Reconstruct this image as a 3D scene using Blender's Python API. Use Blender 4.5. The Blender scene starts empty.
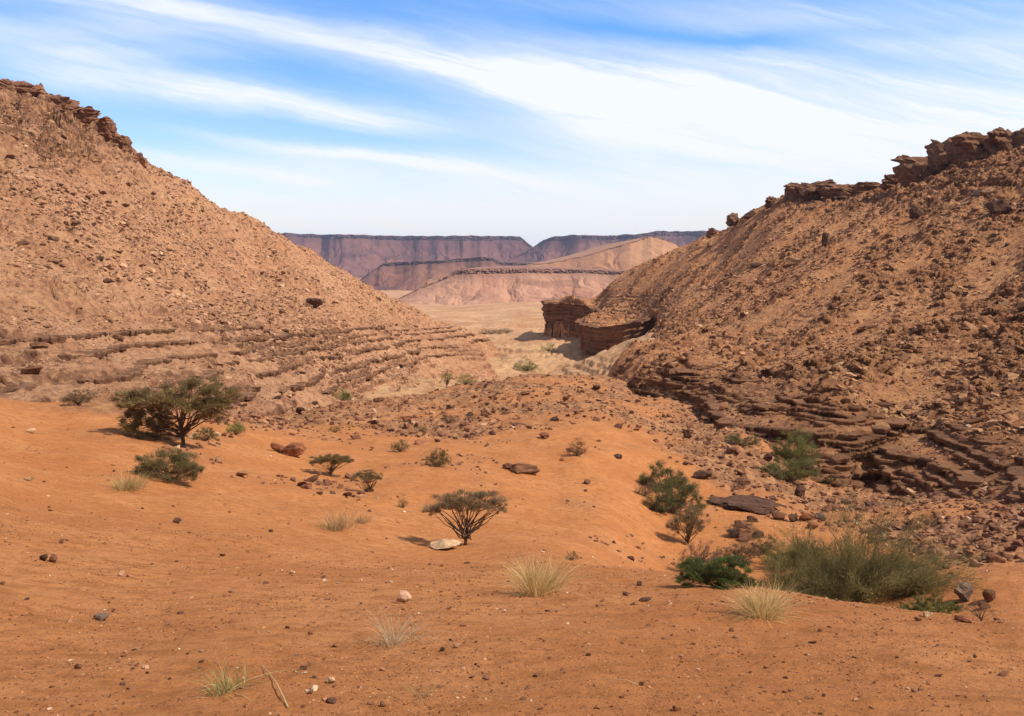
import bpy, bmesh, math, random
import numpy as np
from mathutils import Vector, Matrix

rng = np.random.default_rng(7)
random.seed(7)
scene = bpy.context.scene
COL = scene.collection
PI = math.pi

# ------------------------------------------------------------------ camera
F = 850.0; PITCH = math.radians(6.44)
cp, sp = math.cos(PITCH), math.sin(PITCH)
cam_d = bpy.data.cameras.new('camera'); cam = bpy.data.objects.new('camera', cam_d); COL.objects.link(cam)
cam_d.sensor_width = 36; cam_d.lens = F/1024*36; cam_d.clip_start = .05; cam_d.clip_end = 60000
cam.rotation_euler = (PI/2-PITCH, 0, 0); cam.location = (0, 0, 0)
scene.camera = cam

def st(u, v):
    x = (np.asarray(u, float)-512)/F; y = (358-np.asarray(v, float))/F
    dy = cp + y*sp; dz = -sp + y*cp
    return x/dy, dz/dy
def world(u, v, D):
    s, t = st(u, v); return np.array([s*D, D, t*D])

# ------------------------------------------------------------------ noise
def _h(ix, iy, seed):
    n = (ix.astype(np.int64)*374761393 + iy.astype(np.int64)*668265263 + seed*974634777) & 0xffffffff
    n = ((n ^ (n >> 13))*1274126177) & 0xffffffff
    n = (n ^ (n >> 16)) & 0xffffffff
    return n
PERM = np.random.default_rng(99).permutation(4096).astype(np.int64)
GX = np.cos(np.arange(256)*2*PI/256); GY = np.sin(np.arange(256)*2*PI/256)
RV1 = np.random.default_rng(5).random(4096); RV2 = np.random.default_rng(6).random(4096); RV3 = np.random.default_rng(8).random(4096)
def pn(x, y, seed=0):
    x0 = np.floor(x); y0 = np.floor(y); fx = x-x0; fy = y-y0
    ux = fx*fx*fx*(fx*(fx*6-15)+10); uy = fy*fy*fy*(fy*(fy*6-15)+10)
    ix = x0.astype(np.int64) & 4095; iy = y0.astype(np.int64) & 4095
    def g(ox, oy):
        a = PERM[(PERM[(ix+ox+seed*37) & 4095]+iy+oy) & 4095] & 255
        return GX[a]*(fx-ox)+GY[a]*(fy-oy)
    a = g(0, 0); b = g(1, 0); c = g(0, 1); d = g(1, 1)
    return ((a*(1-ux)+b*ux)*(1-uy)+(c*(1-ux)+d*ux)*uy)*1.5
def fbm(x, y, L, octs=3, seed=0, gain=.5):
    r = 0; A = 1; f = 1.0/L
    for i in range(octs):
        r = r + A*pn(x*f+31.7*i, y*f-17.3*i, seed+i); A *= gain; f *= 2.03
    return r
def billow(x, y, L, octs=2, seed=0):
    r = 0; A = 1; f = 1.0/L
    for i in range(octs):
        r = r + A*(1-2*np.abs(pn(x*f+9.1*i, y*f+3.3*i, seed+i))); A *= .5; f *= 2.1
    return r
def cell(x, y, L, seed=0):
    """flat-topped cells: random value of nearest jittered point, distance to it"""
    x = x/L; y = y/L; x0 = np.floor(x); y0 = np.floor(y)
    best = np.full(x.shape, 9.0); val = np.zeros(x.shape)
    for ox in (-1, 0, 1):
        for oy in (-1, 0, 1):
            cx = x0+ox; cy = y0+oy
            k = PERM[(PERM[(cx.astype(np.int64)+seed*37) & 4095]+cy.astype(np.int64)) & 4095]
            d = (cx+RV1[k]-x)**2+(cy+RV2[k]-y)**2; m = d < best
            best = np.where(m, d, best); val = np.where(m, RV3[k], val)
    return val, np.sqrt(best)
def sstep(a, b, x):
    t = np.clip((x-a)/(b-a), 0, 1); return t*t*(3-2*t)

# ------------------------------------------------------------------ thin plate layers
Y0 = 8.0
def ab(X, Y): return 3.0*X/(Y+Y0), np.log(np.maximum(Y+Y0, .5))
class TPS:
    def __init__(s, pix, wpts, lam=1e-4):
        P = [world(u, v, D) for (u, v, D) in pix]+[np.array(w, float) for w in wpts]
        P = np.array(P); A, B = ab(P[:, 0], P[:, 1]); w = P[:, 2]/(P[:, 1]+Y0)
        n = len(P); K = s.ker((A[:, None]-A)**2+(B[:, None]-B)**2)+np.eye(n)*lam
        M = np.zeros((n+3, n+3)); M[:n, :n] = K; Q = np.stack([np.ones(n), A, B], 1)
        M[:n, n:] = Q; M[n:, :n] = Q.T
        s.c = np.linalg.solve(M, np.concatenate([w, np.zeros(3)])); s.A = A; s.B = B
    @staticmethod
    def ker(r2): return .5*r2*np.log(r2+1e-9)
    def __call__(s, X, Y):
        A, B = ab(X, Y); sh = A.shape; A = A.ravel(); B = B.ravel(); out = np.empty(A.size)
        n = len(s.A)
        for i in range(0, A.size, 200000):
            a = A[i:i+200000]; b = B[i:i+200000]
            r = s.c[n]+s.c[n+1]*a+s.c[n+2]*b
            for k in range(n):
                r += s.c[k]*s.ker((a-s.A[k])**2+(b-s.B[k])**2)
            out[i:i+200000] = r
        return (out.reshape(sh))*(Y+Y0)
def uz(u, D, z):                                # a hidden point given by column, distance, height
    return ((u-512)/F/cp*D, D, z)

G_base = TPS([
 (0,716,5.2),(250,716,5.25),(512,716,5.3),(780,716,5.4),(1024,716,5.5),
 (0,650,7),(250,650,7.1),(512,650,7.2),(800,650,7.5),(1024,655,7.6),
 (1024,623,9.6),(950,615,11),(850,604,13.2),(760,592,15.5),(700,583,17.5),(620,570,20),(560,554,23),
 (512,590,12.5),(300,590,12),(130,600,10.2),(0,600,9.2),
 (400,560,21),(250,540,20),(100,520,19),(0,500,20),(468,540,31),(500,505,39),
 (340,520,30),(180,485,32),(0,450,32),(100,440,38),(0,400,55),(110,402,57),(200,425,52),(185,447,41),
 (240,432,52),(330,478,42),(366,492,38),(440,465,48),(300,440,56),
 (240,418,75),(330,405,86),(400,399,95),(450,387,107),(520,380,125),(600,379,150),(560,380,138),
 (300,425,69),(400,430,70),(500,420,76),(450,405,89),(560,395,95),
 (576,456,55),(600,405,85),(640,450,63),(560,500,44),(610,520,40),(660,478,56),(650,520,45),(655,560,37),
 (720,545,43),(715,585,33.5),(760,560,40),(700,450,68),(730,430,80),(790,462,72),(800,492,63),(850,498,64),(830,515,54),
 (840,585,34),(900,545,42),(920,600,30),(1024,592,29),(1024,540,40),(1024,508,49),(940,505,55),(760,480,61),
 (660,400,106),(680,424,88),(700,436,80),(640,398,118)],
 [(0,0,-1.7),(0,-5,-.8),(6,-3,-1.2),(-6,-3,-.5),(14,0,-3.1),(-14,0,.2),(14,6,-4.4),(-12,8,-1.6),(20,14,-7.5),
  uz(1024,14,-7.3),uz(1024,20,-10.2),uz(850,19,-9.4),uz(850,25,-12),uz(740,23,-10.4),uz(740,28,-12.3),uz(660,26,-10.2),uz(660,31,-12.4),
  uz(950,24,-11.6),
  uz(-150,20,-3.5),uz(-150,55,-5),uz(1200,20,-10),uz(1200,45,-12.5),
  uz(240,100,-22),uz(330,112,-23),uz(400,122,-25),uz(450,136,-27),uz(520,158,-29),uz(600,190,-36),uz(640,190,-34),uz(0,78,-16),uz(110,80,-17),
  uz(0,130,-35),uz(400,200,-45),uz(600,260,-50),uz(760,120,-24),uz(850,95,-24),uz(1024,75,-20),uz(900,200,-45),uz(1150,100,-30),uz(700,160,-26),uz(-150,100,-20)])

L_base = TPS([
 (0,398,60),(120,402,67),(250,417,82),(0,370,74),(150,372,92),(300,372,132),(400,372,190),(480,353,262),
 (330,398,128),(420,388,185),
 (0,300,100),(150,300,135),(300,305,190),(400,325,260),(450,336,290),
 (0,200,140),(150,220,185),(250,262,232),
 (0,94,185),(60,117,193),(100,139,201),(140,166,215),(200,196,238),(250,221,262),(300,248,283),(350,278,300),(400,302,312),(450,325,322),(490,342,334),
 (0,140,162),(100,180,176)],
 [uz(-200,60,-7),uz(-200,120,14),uz(-200,170,48),uz(-200,230,50),uz(0,235,38),uz(0,330,10),uz(100,250,32),uz(100,340,0),uz(200,290,12),uz(200,380,-10),
  uz(300,330,-5),uz(300,420,-30),uz(400,355,-24),uz(400,450,-50),uz(470,380,-42),uz(530,330,-44),uz(560,400,-60),uz(540,240,-42),uz(450,150,-32),uz(350,100,-26),
  uz(250,68,-19),uz(100,52,-14),uz(0,45,-13),uz(600,300,-60),uz(470,215,-40),uz(505,285,-45),uz(512,320,-47),uz(425,165,-35)])

R_base = TPS([
 (720,432,83),(780,455,74),(850,493,67),(940,503,60),(1024,512,50),
 (690,375,118),(760,394,96),(850,422,76),(960,452,67),(1024,474,58),
 (640,385,128),(650,350,190),(700,355,150),(618,364,168),(635,352,200),(662,341,225),
 (800,350,125),(900,350,105),(1024,400,78),(1024,350,98),(900,400,86),
 (1024,250,150),(900,250,185),(800,250,230),(800,300,170),(700,300,250),(660,320,270),
 (1024,156,235),(960,170,245),(905,190,258),(850,200,285),(780,206,310),(740,223,330),(700,244,350),(650,264,370),(610,287,385),(575,300,395),(545,303,402),
 (600,307,375),(640,312,330),(600,324,325),(582,323,328),
 (1024,190,190),(900,215,215),(720,260,310)],
 [uz(1200,50,-12),uz(1200,100,0),uz(1200,180,30),uz(1200,235,62),uz(1200,320,60),uz(1024,290,38),uz(1024,420,10),uz(900,320,26),uz(900,450,0),uz(780,370,22),uz(780,480,-15),
  uz(700,410,5),uz(700,520,-30),uz(610,440,-20),uz(560,460,-48),uz(500,420,-60),uz(530,416,-54),uz(500,320,-42),uz(560,250,-50),uz(570,180,-42),uz(520,240,-50),uz(595,282,-42),uz(560,300,-40),uz(625,262,-34),uz(640,105,-27),uz(720,65,-22),uz(850,52,-21),uz(1024,40,-17)])

V_base = TPS([
 (350,400,150),(430,388,205),(470,362,290),(520,347,360),(500,330,500),(560,350,340),(560,372,280),(470,318,700),(540,318,620),
 (640,345,290),(600,360,290),(650,352,210),(680,340,230),(450,310,900),(540,302,1100),(600,340,400),(680,331,262),(655,338,280),(700,345,228)],
 [uz(300,1480,-77),uz(500,1480,-77),uz(700,1480,-77),uz(400,1180,-62),uz(600,1180,-62),uz(400,2150,-82),uz(600,2150,-82),uz(400,4000,-82),uz(600,4000,-82),uz(300,7000,-90),uz(700,7000,-90),uz(100,800,-50),uz(800,800,-50),uz(900,250,-30),uz(100,250,-35),
  uz(300,130,-26),uz(600,150,-36),uz(520,200,-34),uz(0,7000,-90),uz(1024,7000,-90),uz(0,2500,-82),uz(1024,2500,-82),uz(900,1500,-76),uz(760,210,-30)])

# plan outline of the two rock noses (edge of the right hill's shelf)
NOSE = [world(545,302,402), world(556,303,392), world(575,304,386), world(592,306,376), world(604,312,362),
        world(590,318,348), world(581,322,330), world(590,326,318), world(606,328,308), world(622,325,302), world(640,321,304), world(652,317,310)]
NOSE2 = np.array([p[:2] for p in NOSE])
BACK = [uz(545,440,0)[:2], uz(640,520,0)[:2]]
END = [world(659,328,290)[:2], world(657,338,266)[:2], world(640,360,235)[:2]]
EDGE = np.array([BACK[1], BACK[0]] + [tuple(p) for p in NOSE2] + END)
def edge_dist(X, Y):
    """signed distance to the EDGE polyline, positive on the valley (left) side"""
    best = np.full(X.shape, 1e9); sgn = np.ones(X.shape)
    for i in range(len(EDGE)-1):
        ax, ay = EDGE[i]; bx, by = EDGE[i+1]; dx, dy = bx-ax, by-ay; L2 = dx*dx+dy*dy
        t = np.clip(((X-ax)*dx+(Y-ay)*dy)/L2, 0, 1)
        qx = X-ax-t*dx; qy = Y-ay-t*dy; d = np.sqrt(qx*qx+qy*qy)
        m = d < best; best = np.where(m, d, best)
        s = np.where((dx*(Y-ay)-dy*(X-ax)) > 0, -1.0, 1.0)
        sgn = np.where(m, s, sgn)
    return best*sgn

def terrace(q, w):
    k = np.floor(q); f = q-k
    return k+sstep(.5-w, .5+w, f)*.86+f*.14, f

def pix_of(X, Y, Z):
    d = Y*cp - Z*sp; d = np.maximum(d, .1)
    return 512+F*X/d, 358-F*(Y*sp+Z*cp)/d

# each layer: height, and a rock mask that also carries undercut shade painted on risers
def G_h(X, Y, full=True):
    z = G_base(X, Y)
    far = sstep(52, 75, Y+.10*X+6*fbm(X, Y, 14, 2, 5))
    u, v = pix_of(X, Y, z)
    vr = np.interp(u, [0, 200, 300, 400, 470, 540, 600, 640, 700, 740, 780, 860, 940, 1024], [405, 432, 440, 446, 444, 434, 424, 440, 484, 510, 534, 535, 575, 592])+9*fbm(X, Y, 10, 2, 5)
    far = sstep(0, -12, v-vr)*sstep(30, 40, Y)
    rocky = far*(.35+.65*sstep(-.3, .2, fbm(X, Y, 14, 2, 9)+.1))
    rocky = np.maximum(rocky, sstep(.2,.5,fbm(X,Y,7,2,91))*.25*sstep(25,40,Y))
    z = z+.22*fbm(X, Y, 9, 2, 1)*sstep(2, 20, Y)+.035*fbm(X, Y, 1.3, 3, 3)
    z = z+.12*fbm(X, Y, 3.5, 2, 111)*sstep(20, 40, Y)
    if full:
        c, d = cell(X+.25*fbm(X, Y, .8, 2, 21), Y, 1.1, 8)
        z = z+rocky*((c > .5)*(c-.35)*.35*sstep(.62, .3, d)+.16*billow(X, Y, 1.6, 3, 6)-.1)
        z = z+.010*fbm(X, Y, .28, 2, 44)+.012*billow(X, Y*1.6, .55, 2, 45)*sstep(-.3,.3,fbm(X,Y,3,2,46))
    return z, rocky
def L_h(X, Y, full=True):
    z0 = L_base(X, Y)
    z = z0+1.3*fbm(X, Y, 26, 2, 51)*sstep(60, 110, Y)
    z = z+1.1*fbm(X*.8+Y*.55, (Y*.8-X*.55)*.35, 13, 3, 151)*sstep(70, 120, Y)
    # bedding planes rise gently away; strong ledges low on the slope and at the very top
    ref = z+.02*X+.055*Y+.5*fbm(X, Y, 30, 2, 52)
    u, v = pix_of(X, Y, z0)
    low = sstep(300, 345, v+12*fbm(X, Y, 20, 2, 53)+ (u-200)*.0)
    top = sstep(205, 135, v+15*fbm(X, Y, 14, 2, 54)-.0*u)*sstep(240,90,u)
    h = 1.55
    q = ref/h+.35*np.sin(ref*.9)+.12*fbm(X, Y, 5, 2, 55)
    tq, f = terrace(q, .10)
    brk = sstep(-.35, .25, fbm(X, Y, 18, 2, 56)+.15)
    m = np.maximum(low*.8, top)*brk
    z = z+m*(tq-q)*h*1.0
    riser = sstep(.36, .42, f)*sstep(.66, .56, f)*m  # riser faces: bare rock, darkened to paint in the shade of undercuts
    rub = sstep(-.4, .5, fbm(X*.8+Y*.3, Y, 13, 3, 57))
    if full:
        c, d = cell(X+.3*fbm(X, Y, 1.2, 1, 58), Y, 1.9, 59)
        amp = (.35+.65*rub)
        z = z+amp*((c > .5)*(c-.35)*1.4*sstep(.6, .35, d)+.75*billow(X, Y, 4.4, 3, 60)-.2)*(1-.6*low)+low*.12*fbm(X, Y, 1.2, 2, 61)
        c2, d2 = cell(X, Y, .95, 62)
        z = z+(c2 > .55)*(c2-.4)*.45*sstep(.6, .35, d2)*(1-.3*low)
        z = z+top*2.2*np.maximum(0,billow(X, Y, 7, 2, 63)-.2)
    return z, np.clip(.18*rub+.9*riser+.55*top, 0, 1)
def R_h(X, Y, full=True):
    z0 = R_base(X, Y)
    u, v = pix_of(X, Y, z0)
    # spurs and gullies running down to the left
    p = (X*.75-Y*.66)/1.0; along = X*.66+Y*.75
    z = z0+1.5*fbm(p, along*.3, 15, 2, 71)*sstep(85, 130, Y)
    ref = z-.075*(X-40)+.028*Y+.35*fbm(X, Y, 18, 2, 72)
    vt = np.interp(u, [600, 690, 760, 850, 960, 1100], [358, 366, 380, 405, 425, 440])+10*fbm(X, Y, 12, 2, 73)
    band = sstep(-6, 14, v-vt)*sstep(610, 690, u)
    mid = sstep(.0, .35, fbm(X, Y, 24, 2, 74)+.25*sstep(930, 1000, u))*sstep(290, 340, v)*.75
    shelf = sstep(352, 335, v)*sstep(278,300,v)*sstep(700, 640, u)*.8
    h = .95
    q = ref/h+.3*np.sin(ref*1.7)+.13*fbm(X, Y, 3.5, 2, 75)
    tq, f = terrace(q, .10)
    brk = sstep(-.5, .0, fbm(X, Y, 9, 2, 76)+.12)
    m = np.maximum(band*(.5+.5*brk), np.maximum(mid, shelf)*brk)
    z = z+m*(tq-q)*h*1.0
    riser = sstep(.36, .42, f)*sstep(.66, .56, f)*m  # bare rock of the risers plus painted undercut shade
    rub = sstep(-.35, .4, fbm(p, along*.35, 10, 3, 77)+sstep(250, 200, v)*.25+sstep(780,980,u)*.3-.15)
    z = z-3.6*np.exp(-((u-868-8*fbm(X,Y,8,2,88))/17)**2)*sstep(428, 462, v)*sstep(520,500,v)
    crest = sstep(222, 196, v+8*fbm(X, Y, 12, 2, 78))*sstep(690, 780, u)
    if full:
        c, d = cell(X+.3*fbm(X, Y, 1.2, 1, 79), Y, 2.0, 80)
        amp = (.25+.75*rub)*(1-.75*band)
        z = z+amp*((c > .5)*(c-.35)*1.3*sstep(.6, .35, d)+.42*billow(X, Y, 4.2, 3, 81))
        c2, d2 = cell(X, Y, .8, 82)
        z = z+(c2 > .5)*(c2-.35)*.42*sstep(.6, .35, d2)*(.35+.65*rub)*(1-.45*band)+.1*fbm(X, Y, 1.1, 2, 83)
        z = z+crest*1.4*np.maximum(0,billow(X, Y, 6, 2, 84)-.2)
    lim = -18.4+.55*np.maximum(0, X-22)+.03*np.maximum(0, X-22)**2+.3*fbm(X, Y, 5, 2, 86)+60*sstep(385, 365, Y)
    z = np.minimum(z, lim)
    ed = edge_dist(X, Y)
    z = z-np.clip(ed+1.5+.8*fbm(X,Y,4,2,85), 0, 4)*9.0*sstep(258,276,Y)*sstep(440,425,Y)*sstep(57,50,X)*np.where(Y > 325, sstep(50,42,X), 1)
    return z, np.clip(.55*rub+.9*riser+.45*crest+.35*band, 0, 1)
def V_h(X, Y, full=True):
    z = V_base(X, Y)
    k = sstep(900, 120, Y)
    z = z+(3.2*fbm(X, Y, 45, 3, 101)+.5*billow(X, Y, 9, 2, 102))*(.35+.65*k)*sstep(120, 200, Y)
    if full:
        c, d = cell(X, Y, 3.0, 104)
        z = z+(c > .7)*(c-.5)*1.6*sstep(.6, .3, d)*sstep(700, 400, Y)
    ref = z+.02*X; q = ref/1.6; tq, f = terrace(q, .12)
    m = sstep(0, .3, fbm(X, Y, 60, 2, 103))*k*.7
    z = z+m*(tq-q)*1.6
    return z, sstep(.36, .42, f)*sstep(.66, .56, f)*m  # riser mask: exposed rock with undercut shade painted in
from concurrent.futures import ThreadPoolExecutor
def par(fn, X, Y, full=True):
    ch = max(1, int(60000/max(1, X.shape[1]))); ii = range(0, X.shape[0], ch)
    with ThreadPoolExecutor(4) as ex: r = list(ex.map(lambda i: fn(X[i:i+ch], Y[i:i+ch], full), ii))
    return np.concatenate([a for a, b in r]), np.concatenate([b for a, b in r])
LAYERS = {'G': G_h, 'L': L_h, 'R': R_h, 'V': V_h}
def H(X, Y, full=True):
    X = np.atleast_1d(np.asarray(X, float)); Y = np.atleast_1d(np.asarray(Y, float))
    z = G_h(X, Y, full)[0]
    m = Y > 42; 
    if m.any():
        zz = np.maximum(L_h(X[m], Y[m], full)[0], R_h(X[m], Y[m], full)[0]); z[m] = np.maximum(z[m], zz)
    m = Y > 110
    if m.any(): z[m] = np.maximum(z[m], V_h(X[m], Y[m], full)[0])
    return z
def hit(u, v, d0=3.0, d1=1600.0):
    """where the sight line through (u, v) meets the land"""
    s, t = st(u, v); D = np.exp(np.linspace(math.log(d0), math.log(d1), 1500))
    z = H(s*D, D, False); k = np.argmax(z > t*D)
    if not (z > t*D).any(): k = len(D)-1
    d = D[k]; return np.array([s*d, d, H([s*d], [d])[0]])

# ------------------------------------------------------------------ mesh helpers
def mk_mesh(name, V, Fq, attrs=None, smooth=True):
    me = bpy.data.meshes.new(name); V = np.ascontiguousarray(V, dtype=np.float32)
    Fq = np.ascontiguousarray(Fq, dtype=np.int32); n, k = Fq.shape
    me.vertices.add(len(V)); me.vertices.foreach_set('co', V.ravel())
    me.loops.add(n*k); me.loops.foreach_set('vertex_index', Fq.ravel())
    me.polygons.add(n); me.polygons.foreach_set('loop_start', np.arange(0, n*k, k, dtype=np.int32))
    me.polygons.foreach_set('use_smooth', np.full(n, smooth))
    if attrs:
        for an, (kind, arr) in attrs.items():
            a = me.attributes.new(an, kind, 'POINT')
            a.data.foreach_set('color' if 'COLOR' in kind else 'value', np.ascontiguousarray(arr, dtype=np.float32).ravel())
    me.update(calc_edges=True); me.validate()
    return me
def link(name, me, mat=None, parent=None, loc=None):
    o = bpy.data.objects.new(name, me); COL.objects.link(o)
    if mat is not None and len(me.materials) == 0: me.materials.append(mat)
    if parent is not None: o.parent = parent
    if loc is not None: o.location = [float(c) for c in loc]
    return o
def tag(o, label=None, cat=None, group=None, kind=None):
    if label: o['label'] = label
    if cat: o['category'] = cat
    if group: o['group'] = group
    if kind: o['kind'] = kind
    return o
def empty(name, loc, rz=0):
    o = bpy.data.objects.new(name, None); COL.objects.link(o); o.location = [float(c) for c in loc]; o.rotation_euler = (0, 0, rz)
    o.empty_display_size = .2
    return o

# ------------------------------------------------------------------ materials
class NT:
    def __init__(s, name):
        s.m = bpy.data.materials.new(name); s.m.use_nodes = True; s.t = s.m.node_tree
        s.t.nodes.clear(); s.out = s.n('ShaderNodeOutputMaterial'); s.b = s.n('ShaderNodeBsdfPrincipled')
        s.b.inputs['Specular IOR Level'].default_value = .15; s.b.inputs['Roughness'].default_value = .95
        s.t.links.new(s.b.outputs[0], s.out.inputs[0])
    def n(s, typ, **kw):
        n = s.t.nodes.new(typ)
        for k, v in kw.items(): setattr(n, k, v)
        return n
    def l(s, a, b): s.t.links.new(a, b)
    def pos(s): return s.n('ShaderNodeNewGeometry').outputs['Position']
    def noise(s, scale, detail=4, rough=.55, vec=None, dim='3D'):
        n = s.n('ShaderNodeTexNoise'); n.inputs['Scale'].default_value = scale; n.inputs['Detail'].default_value = detail
        n.inputs['Roughness'].default_value = rough; s.l(vec if vec is not None else s.pos(), n.inputs['Vector']); return n.outputs['Fac']
    def stretch(s, sc, rot=(0, 0, 0)):
        m = s.n('ShaderNodeMapping'); m.inputs['Scale'].default_value = sc; m.inputs['Rotation'].default_value = rot
        s.l(s.pos(), m.inputs['Vector']); return m.outputs[0]
    def ramp(s, fac, lo, hi):
        n = s.n('ShaderNodeMapRange'); n.inputs['From Min'].default_value = lo; n.inputs['From Max'].default_value = hi
        n.interpolation_type = 'SMOOTHSTEP'; s.l(fac, n.inputs['Value']); return n.outputs[0]
    def mix(s, fac, a, b, typ='MIX'):
        n = s.n('ShaderNodeMix', data_type='RGBA', blend_type=typ)
        if isinstance(fac, (int, float)): n.inputs[0].default_value = fac
        else: s.l(fac, n.inputs[0])
        for i, c in ((6, a), (7, b)):
            if isinstance(c, tuple): n.inputs[i].default_value = (*c, 1)
            else: s.l(c, n.inputs[i])
        return n.outputs[2]
    def math(s, op, a, b=None, c=None):
        n = s.n('ShaderNodeMath', operation=op)
        for i, x in enumerate((a, b, c)):
            if x is None: continue
            if isinstance(x, (int, float)): n.inputs[i].default_value = x
            else: s.l(x, n.inputs[i])
        return n.outputs[0]
    def attr(s, name, out='Fac'):
        n = s.n('ShaderNodeAttribute'); n.attribute_name = name; return n.outputs[out]
    def bump(s, h, dist, strength=1.0, prev=None):
        n = s.n('ShaderNodeBump'); n.inputs['Distance'].default_value = dist; n.inputs['Strength'].default_value = strength
        s.l(h, n.inputs['Height'])
        if prev is not None: s.l(prev, n.inputs['Normal'])
        return n.outputs[0]
    def done(s, col, nrm=None):
        if isinstance(col, tuple): s.b.inputs['Base Color'].default_value = (*col, 1)
        else: s.l(col, s.b.inputs['Base Color'])
        if nrm is not None: s.l(nrm, s.b.inputs['Normal'])
        return s.m

def mat_ground():
    t = NT('orange_sand')
    c = t.mix(t.ramp(t.noise(.35, 5), .35, .68), (.45,.175,.060), (.53,.23,.088))
    c = t.mix(t.ramp(t.noise(2.2, 5, .65, t.stretch((1, 1.8, 1))), .42, .68), c, (.37,.145,.045))
    c = t.mix(t.math('MULTIPLY', t.ramp(t.noise(11, 5, .8), .53, .66), .75), c, (.22,.09,.042))
    c = t.mix(t.math('MULTIPLY', t.ramp(t.noise(38, 3, .6), .62, .70), .5), c, (.62,.36,.18))
    rock = t.mix(t.ramp(t.noise(.9, 5), .4, .65), (.25,.12,.06), (.39,.20,.10))
    f = t.math('MULTIPLY', t.attr('rock'), t.ramp(t.noise(.8, 6, .75), .12, .40))
    c = t.mix(f, c, rock)
    n = t.bump(t.noise(4.5, 8, .75), .10, .9)
    n = t.bump(t.noise(45, 3, .6), .008, .7, n)
    return t.done(c, n)
def mat_hill(name, sand, sand2, rock, rock2, s1=.09):
    t = NT(name)
    c = t.mix(t.ramp(t.noise(s1, 6, .6), .35, .65), sand, sand2)
    c = t.mix(t.math('MULTIPLY', t.ramp(t.noise(.9, 6, .8), .47, .60), .8), c, rock2)
    c = t.mix(t.math('MULTIPLY', t.ramp(t.noise(.3, 7, .8), .50, .60), .32), c, rock2)
    c = t.mix(t.math('MULTIPLY', t.ramp(t.noise(1.7, 4, .6), .60, .70), .6), c, tuple(min(1, x*1.25) for x in sand2))
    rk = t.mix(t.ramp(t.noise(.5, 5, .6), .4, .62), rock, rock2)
    c = t.mix(t.math('MULTIPLY', t.attr('rock'), t.ramp(t.noise(.9, 5, .75), .33, .55)), c, rk)  # darker rock colour; on risers it also paints undercut shade
    n = t.bump(t.noise(1.1, 8, .78), .7, 1.0)
    return t.done(c, n)
M = {}
M['ground'] = mat_ground()
M['left'] = mat_hill('pale_tan_scree', (.53,.275,.15), (.61,.345,.195), (.16,.078,.05), (.28,.135,.082))
M['right'] = mat_hill('red_brown_scree', (.50,.23,.105), (.58,.305,.15), (.17,.078,.042), (.29,.13,.068))
def mat_valley():
    t = NT('valley_sand')
    sep = t.n('ShaderNodeSeparateXYZ'); t.l(t.pos(), sep.inputs[0])
    k = t.ramp(t.math('ADD', sep.outputs[1], t.math('MULTIPLY', t.noise(.02, 4), 240.0)), 420, 620)
    nz = t.ramp(t.noise(.03, 6, .6), .35, .65)
    c = t.mix(k, t.mix(nz, (.48,.28,.15), (.58,.36,.20)), t.mix(nz, (.47,.25,.13), (.60,.37,.21)))
    c = t.mix(t.math('MULTIPLY', t.ramp(t.noise(.5, 6, .8), .48, .62), .6), c, (.26,.14,.08))
    c = t.mix(t.attr('rock'), c, (.22,.12,.07))  # riser rock, its dark colour also standing in for undercut shade
    return t.done(c, t.bump(t.noise(.8, 7, .75), .6, .9))
M['valley'] = mat_valley()

def mat_mesa(name, talus, talus2, cliff, cliff2, s=.004):
    t = NT(name)
    sep = t.n('ShaderNodeSeparateXYZ'); t.l(t.pos(), sep.inputs[0])
    c = t.mix(t.ramp(t.noise(s, 6, .6, t.stretch((1, .4, 3))), .35, .65), talus, talus2)
    c = t.mix(t.math('MULTIPLY', t.ramp(t.noise(s*12, 5, .7, t.stretch((1, .6, 1.2))), .45, .7), .5), c, cliff2)
    k = t.mix(t.ramp(t.noise(s*6, 5, .6, t.stretch((.5, .5, 8))), .4, .6), cliff, cliff2)
    c = t.mix(t.attr('rock'), c, k)
    return t.done(c, t.bump(t.noise(s*30, 6, .7), 3, .8))

def mat_rock():
    t = NT('weathered_rock')
    oi = t.n('ShaderNodeObjectInfo')
    c = t.mix(t.ramp(t.noise(2.2, 6, .65), .35, .65), (.62,.58,.55), (1.2,1.15,1.1))
    c = t.mix(1.0, oi.outputs['Color'], c, 'MULTIPLY')
    n = t.bump(t.noise(3.5, 6, .7), .12, .9)
    n = t.bump(t.noise(25, 4, .7), .02, .6, n)
    return t.done(c, n)
M['rock'] = mat_rock()
def mat_scatter(name):
    t = NT(name)
    c = t.mix(t.ramp(t.noise(3, 4, .65), .35, .65), (.7,.7,.7), (1.15,1.15,1.15))
    c = t.mix(1.0, t.attr('tint', 'Color'), c, 'MULTIPLY')
    return t.done(c, t.bump(t.noise(6, 5, .7), .06, .8))
M['scatter'] = mat_scatter('loose_stone')
def mat_cliff():
    t = NT('banded_cliff_rock')
    c = t.mix(t.ramp(t.noise(.35, 6, .65, t.stretch((.35, .35, 3))), .35, .62), (.105,.05,.028), (.25,.125,.066))
    c = t.mix(t.ramp(t.noise(1.2, 5, .7), .5, .7), c, (.20,.10,.055))
    return t.done(c, t.bump(t.noise(1.0, 7, .7), .5, .9))
M['cliff'] = mat_cliff()
def mat_ledge():
    t = NT('tan_ledge_rock')
    c = t.mix(t.ramp(t.noise(.8, 6, .7), .35, .62), (.12,.062,.038), (.27,.145,.085))
    return t.done(c, t.bump(t.noise(2.0, 7, .7), .3, .9))
M['ledge'] = mat_ledge()
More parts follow.
